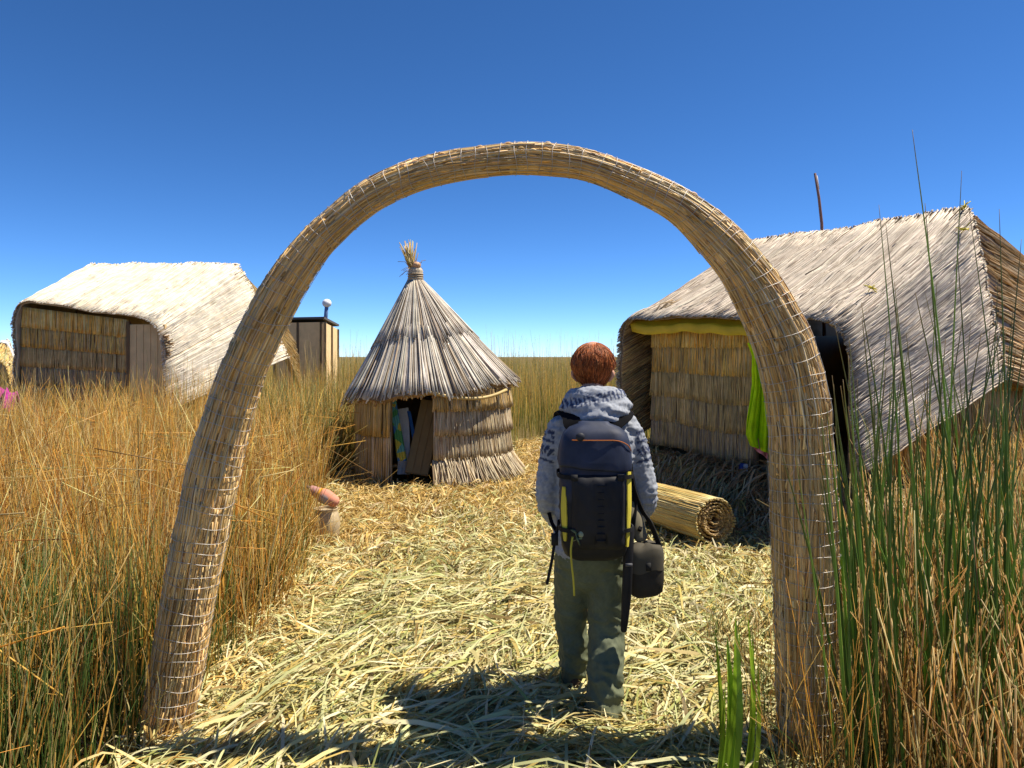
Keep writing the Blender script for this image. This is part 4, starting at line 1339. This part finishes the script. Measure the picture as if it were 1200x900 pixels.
for t_ in np.linspace(0, 1, 40):
    an_ = math.radians(236 + 100 * t_)
    z = 1.292 - 0.05 * max(0, (t_ - 0.45) / 0.55) ** 2
    r = packring(min(z, 1.352), 0.0115)
    j = int(an_ / (2 * math.pi) * 64) % 64
    f_ = an_ / (2 * math.pi) * 64 - int(an_ / (2 * math.pi) * 64)
    p = r[j] * (1 - f_) + r[(j + 1) % 64] * f_
    pts.append([p[0], p[1], z])
MB().tubes(np.array(pts), 0.0022, (0.42, 0.13, 0.03), 5).build('zip', M_PLASTER, pack)
# front pocket with a row of loops
mb = MB()
u = np.linspace(-1, 1, 24)
v = np.linspace(-1, 1, 28)
uu, vv = np.meshgrid(u, v, indexing='ij')
bul = (1 - np.abs(uu) ** 5) * (1 - np.abs(vv) ** 6)
base_y = np.interp(0.99 + 0.16 * vv, [0.8, 1.0, 1.2], [3.205 - 0.102, 3.205 - 0.112, 3.205 - 0.11])
P = np.stack([BX + 0.005 + 0.105 * uu, base_y + 0.012 - 0.034 * bul ** 0.6 + 0.003 * wob(np.stack([uu, vv], -1), 0.7, 30), 0.985 + 0.155 * vv], -1)
mb.shell(P[:, ::-1], 0.01, (0.012, 0.0125, 0.016))
mb.build('front_pocket', M_NYLON, pack)
mb = MB()
for k in range(9):
    z = 0.87 + 0.029 * k
    c = np.array([BX + 0.012, 3.205 - 0.138, z])
    mb.tubes(np.array([c + [-0.022, 0.006, 0], c + [-0.011, -0.006, 0.002], c + [0.011, -0.006, 0.002], c + [0.022, 0.006, 0]]), 0.003, (0.016, 0.017, 0.021), 5)
for sx_ in (-0.024, 0.024):
    mb.box((BX + 0.012 + sx_, 3.205 - 0.135, 0.985), (0.006, 0.006, 0.26), (0.014, 0.015, 0.018))
mb.build('gear_loops', M_PLASTER, pack)
# yellow side panels
for sgn, z0, z1 in ((-1, 0.855, 1.09), (1, 0.83, 1.235)):
    z = np.linspace(z0, z1, 16)
    jj = {1: [56, 57, 58, 59, 60], -1: [36, 37, 38, 39, 40]}[sgn]
    wd = np.sin(np.pi * np.linspace(0.04, 0.96, 16)) ** 0.4
    P = np.array([packring(zz, 0.006)[jj] for zz in z])
    cc = P.mean(1, keepdims=True)
    P = cc + (P - cc) * wd[:, None, None]
    nn_ = grid_normals(P)
    if (nn_[8, 2] * (P[8, 2] - np.array([BX, 3.205, P[8, 2, 2]]))).sum() < 0:
        P = P[:, ::-1]
    MB().shell(P, 0.008, (0.62, 0.52, 0.06)).build('side_panel', M_PLASTER, pack)
# compression straps
def part_ring(z, g, j0, j1, h):
    r0, r1 = packring(z - h, g), packring(z + h, g)
    js = np.arange(j0, j1 + 1) % 64
    P = np.stack([r0[js], r1[js]], 0)
    nn_ = grid_normals(P)
    m_ = P[0, len(js) // 2]
    if (nn_[0, len(js) // 2] * (m_ - np.array([BX, 3.205, m_[2]]))).sum() < 0:
        P = P[::-1]
    return P


for z in (1.135, 0.905):
    for j0, j1 in ((18, 44), (52, 78)):
        mb = MB()
        mb.shell(part_ring(z, 0.013, j0, j1, 0.009), 0.003, (0.012, 0.012, 0.013))
        jb = 44 if j0 == 18 else 52
        mb.box(packring(z, 0.016)[jb], (0.028, 0.014, 0.026), (0.02, 0.02, 0.022))
        mb.build('compression_strap', M_PLASTER, pack)


def strap(mb, pts, side, w, th, c):
    P = smooth_at(np.array(pts, float), np.linspace(0, len(pts) - 1, (len(pts) - 1) * 6 + 1))
    sd = np.asarray(side, float)
    sd = sd if sd.ndim == 2 else np.broadcast_to(sd, P.shape)
    w = np.interp(np.linspace(0, 1, len(P)), np.linspace(0, 1, len(np.atleast_1d(w))), np.atleast_1d(w))[:, None]
    G_ = np.stack([P - sd * w, P - sd * w * 0.35, P + sd * w * 0.35, P + sd * w], 1)
    mb.shell(G_, th, c)
    mb.shell(G_[:, ::-1] , 0.0005, c)


for sgn in (-1, 1):
    mb = MB()
    sd = nrm(np.array([1.0, 0.0, -0.42 * sgn]))
    x0 = PX + sgn * 0.160
    pts = [[BX + sgn * 0.080, 3.225, 1.325], [BX + sgn * 0.095, 3.240, 1.352], [PX + sgn * 0.120, 3.30, 1.382], [PX + sgn * 0.142, 3.40, 1.398], [x0 - 0.005 * sgn, 3.50, 1.368], [x0 + sgn * 0.01, 3.575, 1.27], [x0 + sgn * 0.03, 3.575, 1.12], [x0 + sgn * 0.06, 3.50, 0.98], [x0 + sgn * 0.05, 3.36, 0.90], [x0 + sgn * 0.03, 3.27, 0.87]]
    strap(mb, pts, sd, [0.032, 0.040, 0.040, 0.038, 0.030, 0.022, 0.012, 0.008, 0.008], 0.010, (0.007, 0.007, 0.008))
    mb.build('shoulder_strap', M_WEB, pack)
# loose hip strap and buckle on one side, cord and toggle, broad strap hanging on the other
mb = MB()
mb.tubes(smooth_at(np.array([W(655, 612, 3.2), W(650, 635, 3.18), W(647, 655, 3.17), W(641, 685, 3.16)]), np.linspace(0, 3, 16)), np.array([0.007] * 16), (0.012, 0.012, 0.013), 6)
mb.box(W(650, 632, 3.17), (0.03, 0.02, 0.05), (0.02, 0.02, 0.022))
mb.build('hip_strap', M_PLASTER, pack)
mb = MB()
mb.tubes(smooth_at(np.array([W(671, 629, 3.075), W(669, 645, 3.07), W(670, 662, 3.08), W(672, 680, 3.09), W(673, 698, 3.10)]), np.linspace(0, 4, 24)), 0.0045, (0.48, 0.42, 0.05), 6)
mb.build('cord', M_PLASTER, pack)
mb = MB()
for k in range(10):
    c = W(678, 627, 3.085) + rng.normal(0, 1, 3) * np.array([0.012, 0.006, 0.010])
    mb.tubes(np.array([c, c + rng.normal(0, 0.014, 3), c + rng.normal(0, 0.014, 3)]), 0.004, (0.16, 0.20, 0.11), 5)
mb.ball(W(681, 626, 3.075), (0.012, 0.010, 0.014), (0.28, 0.32, 0.22))
mb.build('cord_knot', M_PLASTER, pack)
mb = MB()
mb.limb([W(737, 618, 3.22), W(736, 655, 3.20), W(734, 700, 3.20), W(731, 738, 3.21)], [(0.024, 0.02), (0.022, 0.02), (0.021, 0.018), (0.014, 0.012)], X1, M=16, c=(0.012, 0.012, 0.014), pw=2.6)
mb.box(W(737, 662, 3.175), (0.03, 0.012, 0.012), (0.09, 0.09, 0.10))
mb.build('pole_sleeve', M_NYLON, pack)

# ------------------------------------------------------------------ shoulder bag
bag = thing('shoulder_bag', 'small dark brown shoulder bag hanging at the hip of the walker', 'bag', W(757, 697, 3.28))
BC = W(757, 665, 3.28)
mb = MB()
rr = []
for f_, hw, dx in ((0, 0.052, 0.005), (0.06, 0.072, 0.004), (0.3, 0.080, 0.002), (0.7, 0.080, 0), (0.9, 0.074, -0.004), (0.98, 0.06, -0.006), (1.0, 0.045, -0.008)):
    r = sup(hw, hw * 0.62, 3.0, 40)
    rr.append(np.stack([BC[0] + dx + r[:, 0], BC[1] + r[:, 1] + 0.15 * r[:, 0], BC[2] - 0.125 + 0.225 * f_ + 0.10 * r[:, 0] - 0.05 * (1 - f_) * 0 + 0 * r[:, 0]], -1))
rr = np.array(rr)
mb.loft(rr, (0.040, 0.034, 0.026))
mb.build('pouch', strand_mat('bag_canvas', 0.0, 0.8, 0.2, 0.2, 25.0), bag)
mb = MB()
r = sup(0.084, 0.056, 3.0, 40)
fl = []
for f_, g in ((0.66, 1.03), (0.80, 1.04), (0.93, 1.0), (1.02, 0.85), (1.05, 0.4)):
    fl.append(np.stack([BC[0] - 0.006 + r[:, 0] * g, BC[1] + r[:, 1] * g + 0.15 * r[:, 0] * g, BC[2] - 0.125 + 0.225 * f_ + 0.10 * r[:, 0] * g + 0.006 * np.sin(r[:, 0] * 60) - 0.03 * (r[:, 1] < 0) * (f_ < 0.7)], -1))
mb.loft(np.array(fl), (0.075, 0.066, 0.048))
mb.box(BC + np.array([0.0, -0.058, 0.02]), (0.022, 0.012, 0.034), (0.02, 0.02, 0.02))
mb.build('flap', bag and M_PLASTER, bag)
mb = MB()
strap(mb, [BC + np.array([0.062, 0.0, 0.10]), W(762, 612, 3.30), W(752, 597, 3.34), W(742, 570, 3.36), W(738, 540, 3.36)], nrm(np.array([0.6, -0.8, 0])), [0.016], 0.004, (0.016, 0.015, 0.014))
strap(mb, [BC + np.array([-0.07, 0.0, 0.10]), W(742, 612, 3.30), W(744, 585, 3.36), W(740, 555, 3.38)], nrm(np.array([0.6, -0.8, 0])), [0.016], 0.004, (0.016, 0.015, 0.014))
mb.build('strap', M_PLASTER, bag)
mb = MB()
mb.limb([W(738, 592, 3.36), W(744, 610, 3.33), W(751, 630, 3.30)], [(0.03, 0.02), (0.04, 0.025), (0.03, 0.02)], X1, M=16, c=(0.17, 0.15, 0.10))
mb.build('side_pocket', M_PLASTER, bag)

# ------------------------------------------------------------------ straw and reeds
ARCH_FEET = [(-1.46, 3.12, 0.13), (1.23, 3.05, 0.14)]


def scatter(poly, n, excl=(), fn=None):
    p = np.asarray(poly, float)
    lo, hi = p.min(0), p.max(0)
    xs, ys, got = [], [], 0
    while got < n:
        x, y = rng.uniform(lo[0], hi[0], 2 * n), rng.uniform(lo[1], hi[1], 2 * n)
        m = inside(poly, x, y)
        for (cx, cy, r) in excl:
            m &= (x - cx) ** 2 + (y - cy) ** 2 > r * r
        if fn is not None:
            m &= fn(x, y)
        xs.append(x[m])
        ys.append(y[m])
        got += m.sum()
    return np.concatenate(xs)[:n], np.concatenate(ys)[:n]


def in_house(x, y, pad=0.0):
    u = (x - RL[0]) * RE[0] + (y - RL[1]) * RE[1]
    v = (x - RL[0]) * RN[0] + (y - RL[1]) * RN[1]
    return (u > 0.0 - pad) & (u < 2.95 + pad) & (v > -2.6) & (v < 2.0 + pad)


def in_left(x, y):
    return (x > -9.2) & (x < -4.3) & (y > 12.3) & (y < 17.2)


def in_shed(x, y):
    return (x > -7.2) & (x < -5.0) & (y > 19.8) & (y < 22.5)


def straw(n, poly, ln, wd, palfn, flat, fn=None, zmax=0.06):
    x, y = scatter(poly, n, [(HUT[0], HUT[1], 1.12), (ANR[0], ANR[1], 0.11), (ANL[0], ANL[1], 0.09)] + ARCH_FEET, fn)
    P2 = np.stack([x, y], -1)
    coh = rng.random(n) < flat
    lf = sstep(0.0, -0.9, x) * sstep(4.6, 3.6, y)
    th = (0.9 + 1.5 * wob(P2, 1.6, 12)) * (1 - lf) + (1.05 + 0.3 * wob(P2, 0.8, 13)) * lf + np.where(coh, rng.normal(0, 0.35, n), rng.uniform(-1.6, 1.6, n))
    L = ln * rng.uniform(0.4, 1.5, n)
    K = 6
    k = np.linspace(-0.5, 0.5, K)
    bend = rng.normal(0, 0.42, n)[:, None]
    ang = th[:, None] + bend * k
    dx, dy = np.cos(ang) * L[:, None] / K, np.sin(ang) * L[:, None] / K
    X = x[:, None] + np.cumsum(dx, 1) - dx.sum(1, keepdims=True) / 2
    Y = y[:, None] + np.cumsum(dy, 1) - dy.sum(1, keepdims=True) / 2
    lay = zmax * rng.random(n) ** 1.5
    up = rng.normal(0, 0.05, n)[:, None] * k * 2 + np.abs(rng.normal(0, 0.035, n))[:, None] * (1 - (2 * k) ** 2)
    Z = gz(X, Y) + 0.012 + lay[:, None] + np.maximum(up, -0.01)
    P = np.stack([X, Y, Z], -1)
    T = nrm(np.gradient(P, axis=1))
    Sd = nrm(np.stack([-T[..., 1], T[..., 0], np.broadcast_to(rng.normal(0, 0.55, (n, 1)), T.shape[:2])], -1))
    w = wd * rng.uniform(0.45, 1.4, (n, 1)) * np.array([0.5, 0.9, 1, 1, 0.85, 0.35])
    mb.ribbons(P, w, Sd, palfn(x, y, n))


def pal_path(x, y, n):
    near, far = pick(PALE, n, 0.15), pick(AMBER, n, 0.15)
    f = sstep(5.4, 9.0, y + 0.8 * wob(np.stack([x, y], -1), 1.5, 14) + 1.5 * sstep(-0.6, -1.4, x))
    return np.where((rng.random(n) < f)[:, None], far, near)


mb = MB()
NEAR = [p for p in PATH if p[1] < 5.5 or False] 
nearpoly = [(-1.75, 1.9), (-1.5, 2.6), (-1.36, 3.4), (-1.36, 3.9), (-1.45, 5.3), (2.0, 5.3), (1.5, 4.2), (1.25, 3.5), (1.3, 1.9)]
straw(17000, nearpoly, 0.58, 0.0050, pal_path, 0.76)
straw(5200, nearpoly, 0.70, 0.0078, pal_path, 0.8, zmax=0.07)
straw(8000, nearpoly, 0.13, 0.0022, pal_path, 0.2, zmax=0.075)
straw(9000, PATH, 0.14, 0.003, pal_path, 0.2, fn=lambda x, y: y > 5, zmax=0.08)
straw(17000, PATH, 0.30, 0.0075, pal_path, 0.5, fn=lambda x, y: y > 5)
straw(6000, PATH, 0.25, 0.0060, pal_path, 0.5, fn=lambda x, y: y > 5, zmax=0.08)
heap = [tuple(house_pt(RL, RE, RN, u, v)) for u, v in ((-1.1, 2.9), (3.3, 2.9), (3.3, 1.8), (-0.2, 1.8), (-0.2, -2), (-1.1, -2))]
straw(5000, heap, 0.35, 0.008, lambda x, y, n: pick(DULL[:1] + TAN[3:] + BROWN, n, 0.15), 0.4, fn=lambda x, y: ~in_house(x, y), zmax=0.10)
fringeP = [(-2.0, 1.9), (-1.65, 3.0), (-1.55, 4.5), (-1.7, 5.5), (-2.3, 8.5), (-2.0, 8.5), (-1.4, 5.5), (-1.2, 4.2), (-1.3, 2.6)]
straw(3500, fringeP, 0.30, 0.005, lambda x, y, n: pick(AMBER + PALE[:3], n, 0.15), 0.3, zmax=0.12)
mb.build('straw', M_STRAW, kind='stuff', label='pale cut reeds strewn thickly over the path')


def blades(x, y, h, r, cbase, ctip, lean=0.12, K=5, sides=3, curve=0.5, tipr=0.25, direction=None, flat=False, z0=None, gsplit=0.35):
    n = len(x)
    t = np.linspace(0, 1, K)
    az = rng.uniform(0, 2 * math.pi, n)
    ln = np.abs(rng.normal(0, lean, n))
    dx, dy = np.cos(az) * ln, np.sin(az) * ln
    if direction is not None:
        dx, dy = dx + direction[0], dy + direction[1]
    e = t ** (1 + curve)
    P = np.stack([x[:, None] + (dx * h)[:, None] * e + 0.012 * np.sin(az[:, None] * 3 + t * 7) * t,
                  y[:, None] + (dy * h)[:, None] * e,
                  (gz(x, y) - 0.02 if z0 is None else z0)[:, None] + h[:, None] * t * np.sqrt(np.maximum(1 - 0.5 * (ln ** 2)[:, None] * t, 0.2))], -1)
    R = np.broadcast_to(np.asarray(r, float), (n,))[:, None] * (1 + (tipr - 1) * t)
    g = sstep(gsplit * 0.4, gsplit * 1.8, t + 0 * x[:, None])[..., None]
    C = cbase[:, None] * (1 - g) + ctip[:, None] * g
    if flat:
        a2 = rng.uniform(0, math.pi, n)
        mb.ribbons(P, R, np.stack([np.cos(a2), np.sin(a2), 0 * a2], -1), C)
    else:
        mb.tubes(P, R, C, sides)


OUT = lambda x, y: ~in_house(x, y, 0.1) & ~in_left(x, y) & ~in_shed(x, y) & ~inside(PATH, x + 0.10 * wob(np.stack([x, y], -1), 0.5, 21), y)

# --- golden reeds on the side of the white house
mb = MB()
LEFT = [(-3.4, 2.0), (-1.75, 2.0), (-1.5, 2.6), (-1.38, 3.4), (-1.33, 4.0), (-1.42, 5.1), (-1.85, 7.0), (-2.25, 8.8), (-2.3, 12.2), (-9.5, 12.2)]
JC = [(jc[0], jc[1], 0.14), (jc[0] + 0.10, jc[1] - 0.35, 0.12)]
n = 11500
x, y = scatter(LEFT, n, ARCH_FEET + JC, OUT)
xy = np.stack([x, y], -1)
tall = np.clip(1.02 + 0.12 * wob(xy, 1.3, 16) + rng.normal(0, 0.20, n), 0.3, 1.65)
tall = tall * np.where(y < 6, 0.62 + 0.38 * sstep(-1.35, -1.9, x), 1.0) * (0.86 + 0.14 * sstep(2.2, 4.0, y))
grn = rng.random(n) < np.where(y < 3.9, 0.50, 0.16)
cb = np.where(grn[:, None], pick(GREEN, n, 0.2), pick(GOLD, n, 0.25))
swirl = (0.22 * wob(xy, 0.7, 33), 0.22 * wob(xy, 0.7, 35))
rr_ = rng.uniform(0.0022, 0.0052, n) * np.where(rng.random(n) < 0.15, 1.4, 1.0)
h_ = n // 2
for sl_, fl_ in ((slice(0, h_), True), (slice(h_, n), False)):
    blades(x[sl_], y[sl_], tall[sl_], rr_[sl_] * (1.15 if fl_ else 0.9), cb[sl_], pick(GOLD, n, 0.25)[sl_], 0.20, 7, gsplit=0.27, flat=fl_, direction=(swirl[0][sl_], swirl[1][sl_]), curve=0.8)
n = 5200                                            # loose and broken stalks at odd angles
x, y = scatter(LEFT, n, ARCH_FEET + JC, OUT)
blades(x, y, rng.uniform(0.3, 1.0, n), rng.uniform(0.0022, 0.0042, n), pick(GOLD + PALE[:2], n), pick(AMBER + GOLD, n), 0.8, 5, curve=0.1)
n = 1300                                            # stalks snapped over part way up
x, y = scatter(LEFT, n, ARCH_FEET + JC, OUT)
kp_ = (x < -1.95) | (y > 3.9)
x, y = x[kp_], y[kp_]
n = len(x)
hb, az = rng.uniform(0.45, 1.0, n), rng.uniform(0, 2 * math.pi, n)
l2 = rng.uniform(0.2, 0.6, n)
b0 = np.stack([x, y, gz(x, y)], -1)
kn_ = b0 + np.stack([rng.normal(0, 0.08, n), rng.normal(0, 0.08, n), hb], -1)
tp_ = kn_ + np.stack([np.cos(az) * l2, np.sin(az) * l2, l2 * rng.uniform(-0.7, 0.35, n)], -1)
mb.tubes(np.stack([b0, b0 * 0.5 + kn_ * 0.5, kn_ * 0.98 + b0 * 0.02, kn_, kn_ * 0.5 + tp_ * 0.5, tp_], 1), rng.uniform(0.0022, 0.0042, (n, 1)), pick(GOLD + AMBER, n, 0.2), 3)
n = 1500                                            # fully green shoots low down near the arch foot
x, y = scatter([(-2.9, 2.2), (-1.5, 2.4), (-1.45, 3.9), (-2.8, 4.0)], n, ARCH_FEET, OUT)
blades(x, y, rng.uniform(0.35, 0.95, n), rng.uniform(0.0025, 0.0045, n), pick(GREEN, n), pick(GREEN + [(1, (0.30, 0.30, 0.07))], n), 0.15, 5)
n = 500
x, y = scatter([(-2.1, 4.6), (-1.45, 4.6), (-1.6, 6.2), (-2.4, 6.4)], n, JC, OUT)
blades(x, y, rng.uniform(0.3, 0.8, n), rng.uniform(0.0025, 0.004, n), pick(GREEN, n), pick(GREEN + GOLD[:1], n), 0.2, 5)
mb.build('golden_reeds', M_GRASS, kind='stuff', label='thick stand of golden dry reeds between the arch and the white house')

# --- reed field behind the huts
mb = MB()
BACK = [(-9, 11.5), (-2.3, 8.3), (-2.3, 11.0), (0.0, 11.4), (1.8, 12.0), (1.9, 10.5), (3.0, 12.5), (8, 8.5), (16, 14), (18, 22), (-17, 22)]
n = 17000
x, y = scatter(BACK, n, [(HUT[0], HUT[1], 1.2)], OUT)
hh = np.clip(1.38 + 0.12 * wob(np.stack([x, y], -1), 2.5, 17) + rng.normal(0, 0.17, n), 0.5, 2.0)
hh = np.where(x < -3.0, hh * 0.95, hh)
FIELD = [(3, (0.52, 0.42, 0.12)), (3, (0.44, 0.36, 0.09)), (2, (0.62, 0.48, 0.18)), (1.5, (0.26, 0.28, 0.06))]
blades(x, y, hh, rng.uniform(0.004, 0.007, n), np.where((rng.random(n) < 0.5)[:, None], pick(GREEN, n), pick(FIELD, n)), pick(FIELD + GOLD[:2], n), 0.12, 5, flat=True)
n = 900                                             # greener clump beside the round hut
x, y = scatter([(-3.6, 8.6), (-2.25, 8.6), (-2.2, 11.2), (-3.8, 11.4)], n, [], OUT)
blades(x, y, rng.uniform(0.7, 1.4, n), rng.uniform(0.004, 0.007, n), pick(GREEN, n), pick(GREEN + FIELD, n), 0.3, 6, curve=0.9)
n = 420                                             # thin flowering stems against the sky
x, y = scatter([(-0.9, 12.5), (2.6, 12.5), (4, 19), (-1.5, 19)], n, [], OUT)
blades(x, y, rng.uniform(1.6, 2.25, n), 0.004, pick(GREEN, n), pick(FIELD + DULL, n), 0.08, 5)
n = 140
x, y = scatter([(-3.6, 11), (-2.2, 11), (-2.4, 16), (-4.3, 16)], n, [], OUT)
blades(x, y, rng.uniform(1.5, 2.0, n), 0.004, pick(GREEN, n), pick(FIELD + DULL, n), 0.10, 5)
mb.build('reed_field', M_GRASS, kind='stuff', label='green and yellow reed field behind the huts')
mb = MB()
n = 26000
yy = 21 * (130 / 21) ** rng.random(n)
xx = rng.uniform(-0.78, 0.78, n) * yy
hh = np.clip(1.42 + 0.18 * wob(np.stack([xx, yy], -1), 7, 18) + rng.normal(0, 0.20, n) + 0.5 * (rng.random(n) < 0.03), 0.6, 2.5)
blades(xx, yy, hh, 0.0045 * np.sqrt(yy / 14) * rng.uniform(0.8, 2.2, n), pick(FIELD + GREEN[:1], n), pick(FIELD + GOLD[:1], n), 0.1, 4, flat=True, z0=0 * yy)
n = 1500
yy = rng.uniform(15, 34, n)
xx = rng.uniform(-0.78, 0.78, n) * yy
ok_ = OUT(xx, yy)
blades(xx[ok_], yy[ok_], rng.uniform(1.5, 2.35, n)[ok_], 0.0055, pick(FIELD + GREEN, n)[ok_], pick(FIELD + DULL, n)[ok_], 0.1, 4, flat=True, z0=0 * yy[ok_])
mb.build('far_reeds', M_GRASS, kind='stuff', label='distant reeds reaching to the horizon')

# --- stubble and tangled stalks on the other side
mb = MB()
RIGHT = [(1.30, 1.7), (1.40, 3.0), (1.62, 3.6), (2.0, 4.3), (2.5, 5.2), (3.2, 5.5), (3.6, 6.0), (6.2, 6.6), (7.0, 8.0), (8.0, 8.0), (6.0, 1.7)]
n = 10500
x, y = scatter(RIGHT, n, ARCH_FEET, OUT)
hh = np.clip(0.66 + 0.12 * wob(np.stack([x, y], -1), 0.9, 19) + rng.normal(0, 0.17, n), 0.2, 1.2)
STUB = [(4, (0.62, 0.38, 0.12)), (3, (0.50, 0.28, 0.08)), (2, (0.74, 0.56, 0.27)), (1, (0.30, 0.16, 0.06)), (1.2, (0.26, 0.26, 0.06))]
blades(x, y, hh, rng.uniform(0.0019, 0.0038, n), pick(STUB + GREEN[:1], n), pick(STUB + AMBER[2:3], n), 0.24, 4, tipr=0.9)
n = 1100
x, y = scatter(RIGHT, n, ARCH_FEET, OUT)
blades(x, y, rng.uniform(0.35, 0.9, n), rng.uniform(0.0025, 0.0045, n), pick(STUB, n), pick(STUB + AMBER, n), 0.9, 5, curve=0.0, tipr=0.7)
n = 1500
x, y = scatter(RIGHT, n, ARCH_FEET, OUT)
blades(x, y, rng.uniform(0.4, 1.1, n), rng.uniform(0.003, 0.005, n), pick(GREEN, n), pick(GREEN, n), 0.14, 5, tipr=0.2)
n = 4200                                            # dry reeds growing beside the house
x, y = scatter([(3.0, 5.5), (3.3, 5.9), (5.6, 7.0), (6.2, 9.5), (10, 11), (9, 7.5), (6.2, 6.3)], n, [], OUT)
blades(x, y, np.clip(rng.normal(0.95, 0.22, n), 0.3, 1.5), rng.uniform(0.003, 0.006, n), pick(GOLD + GREEN[:1], n), pick(GOLD + AMBER, n), 0.25, 4)
n = 160                                             # stalks in front of the jar
x, y = scatter([(jc[0] - 0.2, jc[1] - 0.42), (jc[0] + 0.14, jc[1] - 0.36), (jc[0] + 0.10, jc[1] - 0.16), (jc[0] - 0.2, jc[1] - 0.14)], n)
blades(x, y, rng.uniform(0.15, 0.5, n), 0.003, pick(AMBER + GREEN[:1], n), pick(GOLD + AMBER, n), 0.5, 5)
n = 110                                             # dry stalks leaning across the foot of the arch
x, y = scatter([(1.0, 2.45), (1.5, 2.45), (1.5, 2.9), (1.02, 2.88)], n)
blades(x, y, rng.uniform(0.35, 1.0, n), rng.uniform(0.002, 0.0036, n), pick(STUB + GREEN[:1], n), pick(STUB + GOLD[:3], n), 0.35, 6, curve=0.4)
n = 420                                             # short mixed tangle inside the path at the arch foot
x, y = scatter([(0.98, 2.5), (1.3, 2.5), (1.42, 4.4), (1.1, 4.2)], n, ARCH_FEET)
blades(x, y, rng.uniform(0.12, 0.4, n), rng.uniform(0.0025, 0.0045, n), pick(GREEN, n), pick(GREEN + STUB, n), 0.5, 5)
n = 1500                                            # fine green blades mixed through, taller
x, y = scatter(RIGHT, n, ARCH_FEET, OUT)
blades(x, y, rng.uniform(0.7, 1.35, n), rng.uniform(0.003, 0.0055, n), pick(GREEN + [(2, (0.20, 0.28, 0.06))], n), pick(GREEN + [(2, (0.24, 0.32, 0.07))] + GOLD[:1], n), 0.16, 6, tipr=0.15)
mb.build('reed_stubble', M_GRASS, kind='stuff', label='brown cut reed stubble and tangled stalks beside the arch')

# --- tall green reeds, each one a thing
TALL = [(1069, 152, 1128, 3.1), (1127, 200, 1106, 3.0), (1171, 245, 1186, 3.0), (1038, 262, 1090, 3.2), (1084, 238, 1120, 3.4), (1122, 292, 1150, 2.9), (1030, 240, 1064, 3.6), (1098, 330, 1085, 2.8),
        (1048, 330, 1075, 3.0), (1170, 320, 1150, 3.2), (1188, 350, 1165, 2.8), (1150, 390, 1110, 2.9), (1010, 370, 1050, 3.3), (1062, 390, 1100, 2.7), (1135, 240, 1195, 3.5), (1197, 280, 1180, 3.3),
        (965, 430, 1002, 3.0), (958, 415, 1015, 3.0), (975, 440, 1008, 2.9), (968, 470, 1022, 2.95), (985, 452, 1012, 3.1), (978, 500, 1030, 2.9), (930, 520, 985, 2.7), (995, 395, 1035, 3.4)]
for k in range(84):
    b = rng.uniform(1000, 1220)
    TALL.append((b + rng.normal(-10, 52), rng.uniform(340, 560), b, rng.uniform(2.5, 4.3)))
for k in range(10):
    b = rng.uniform(990, 1030)
    TALL.append((b + rng.normal(-26, 16), rng.uniform(440, 600), b, rng.uniform(2.7, 3.2)))
for tx, ty, bx, d in TALL:
    b = W(bx, 0, d)
    b[2] = 0.0
    t = W(tx, ty, d * rng.uniform(0.94, 1.04))
    m_ = b * 0.45 + t * 0.55
    m_[:2] += (b - t)[:2] * 0.10 + rng.normal(0, 0.022, 2)
    P = smooth_at(np.array([b, m_, t]), np.linspace(0, 2, 14))
    kk = np.linspace(0, 1, 14)
    col = pick(GREEN[:2] + [(3, (0.24, 0.36, 0.07))], 1)[0] * np.array([1.1, 1.2, 1.1])
    cc = col * (1 - kk[:, None] ** 5) + np.array([0.30, 0.20, 0.08]) * kk[:, None] ** 5
    mb = MB()
    mb.tubes(P, 0.0072 * rng.uniform(0.7, 1.15) * (1 - 0.86 * kk ** 1.3), cc[None], 6)
    mb.build('reed_stalk', M_LEAF, label='tall green reed stalk tapering upward from brown stubble beside the arch', cat='reed', group='tall green reeds beside the arch')

# --- broad green leaves at the path edge
mb = MB()
for bx, tx, ty, d, w in ((842, 852, 745, 2.92, 0.020), (850, 862, 722, 2.93, 0.018), (858, 866, 735, 2.95, 0.016), (866, 876, 718, 2.96, 0.015), (872, 882, 740, 2.97, 0.013), (846, 838, 735, 2.99, 0.011), (880, 888, 770, 3.0, 0.012), (836, 850, 800, 2.9, 0.016)):
    d -= 0.21
    b = W(bx, 905, d)
    b[2] = -0.06
    t = W(tx, ty, d + 0.12)
    m_ = (b + t) / 2 + np.array([rng.normal(0, 0.012), -0.03, 0])
    P = smooth_at(np.array([b, m_, t]), np.linspace(0, 2, 12))
    kk = np.linspace(0, 1, 12)
    wv = 1.6 * w * (0.55 + 0.45 * np.sin(np.pi * np.clip(kk * 1.1 + 0.1, 0, 1))) * (1 - kk ** 4) + 0.001
    sd = nrm(np.array([0.75, rng.normal(0.65, 0.2), 0]))
    fold = np.array([0, 0.3, 0])
    for sgn in (-1, 1):
        e = P + sgn * sd * wv[:, None] + np.array([0, -1.0, 0]) * wv[:, None] * 0.35
        mb.grid(np.stack([P, e], 1), np.stack([pick([(1, (0.30, 0.50, 0.03)), (1, (0.38, 0.54, 0.05))], 1)[0] * np.ones((12, 3))] * 2, 1))
mb.build('reed_leaves', M_LEAF, label='clump of broad bright green reed leaves at the path edge beside the arch', cat='plant')
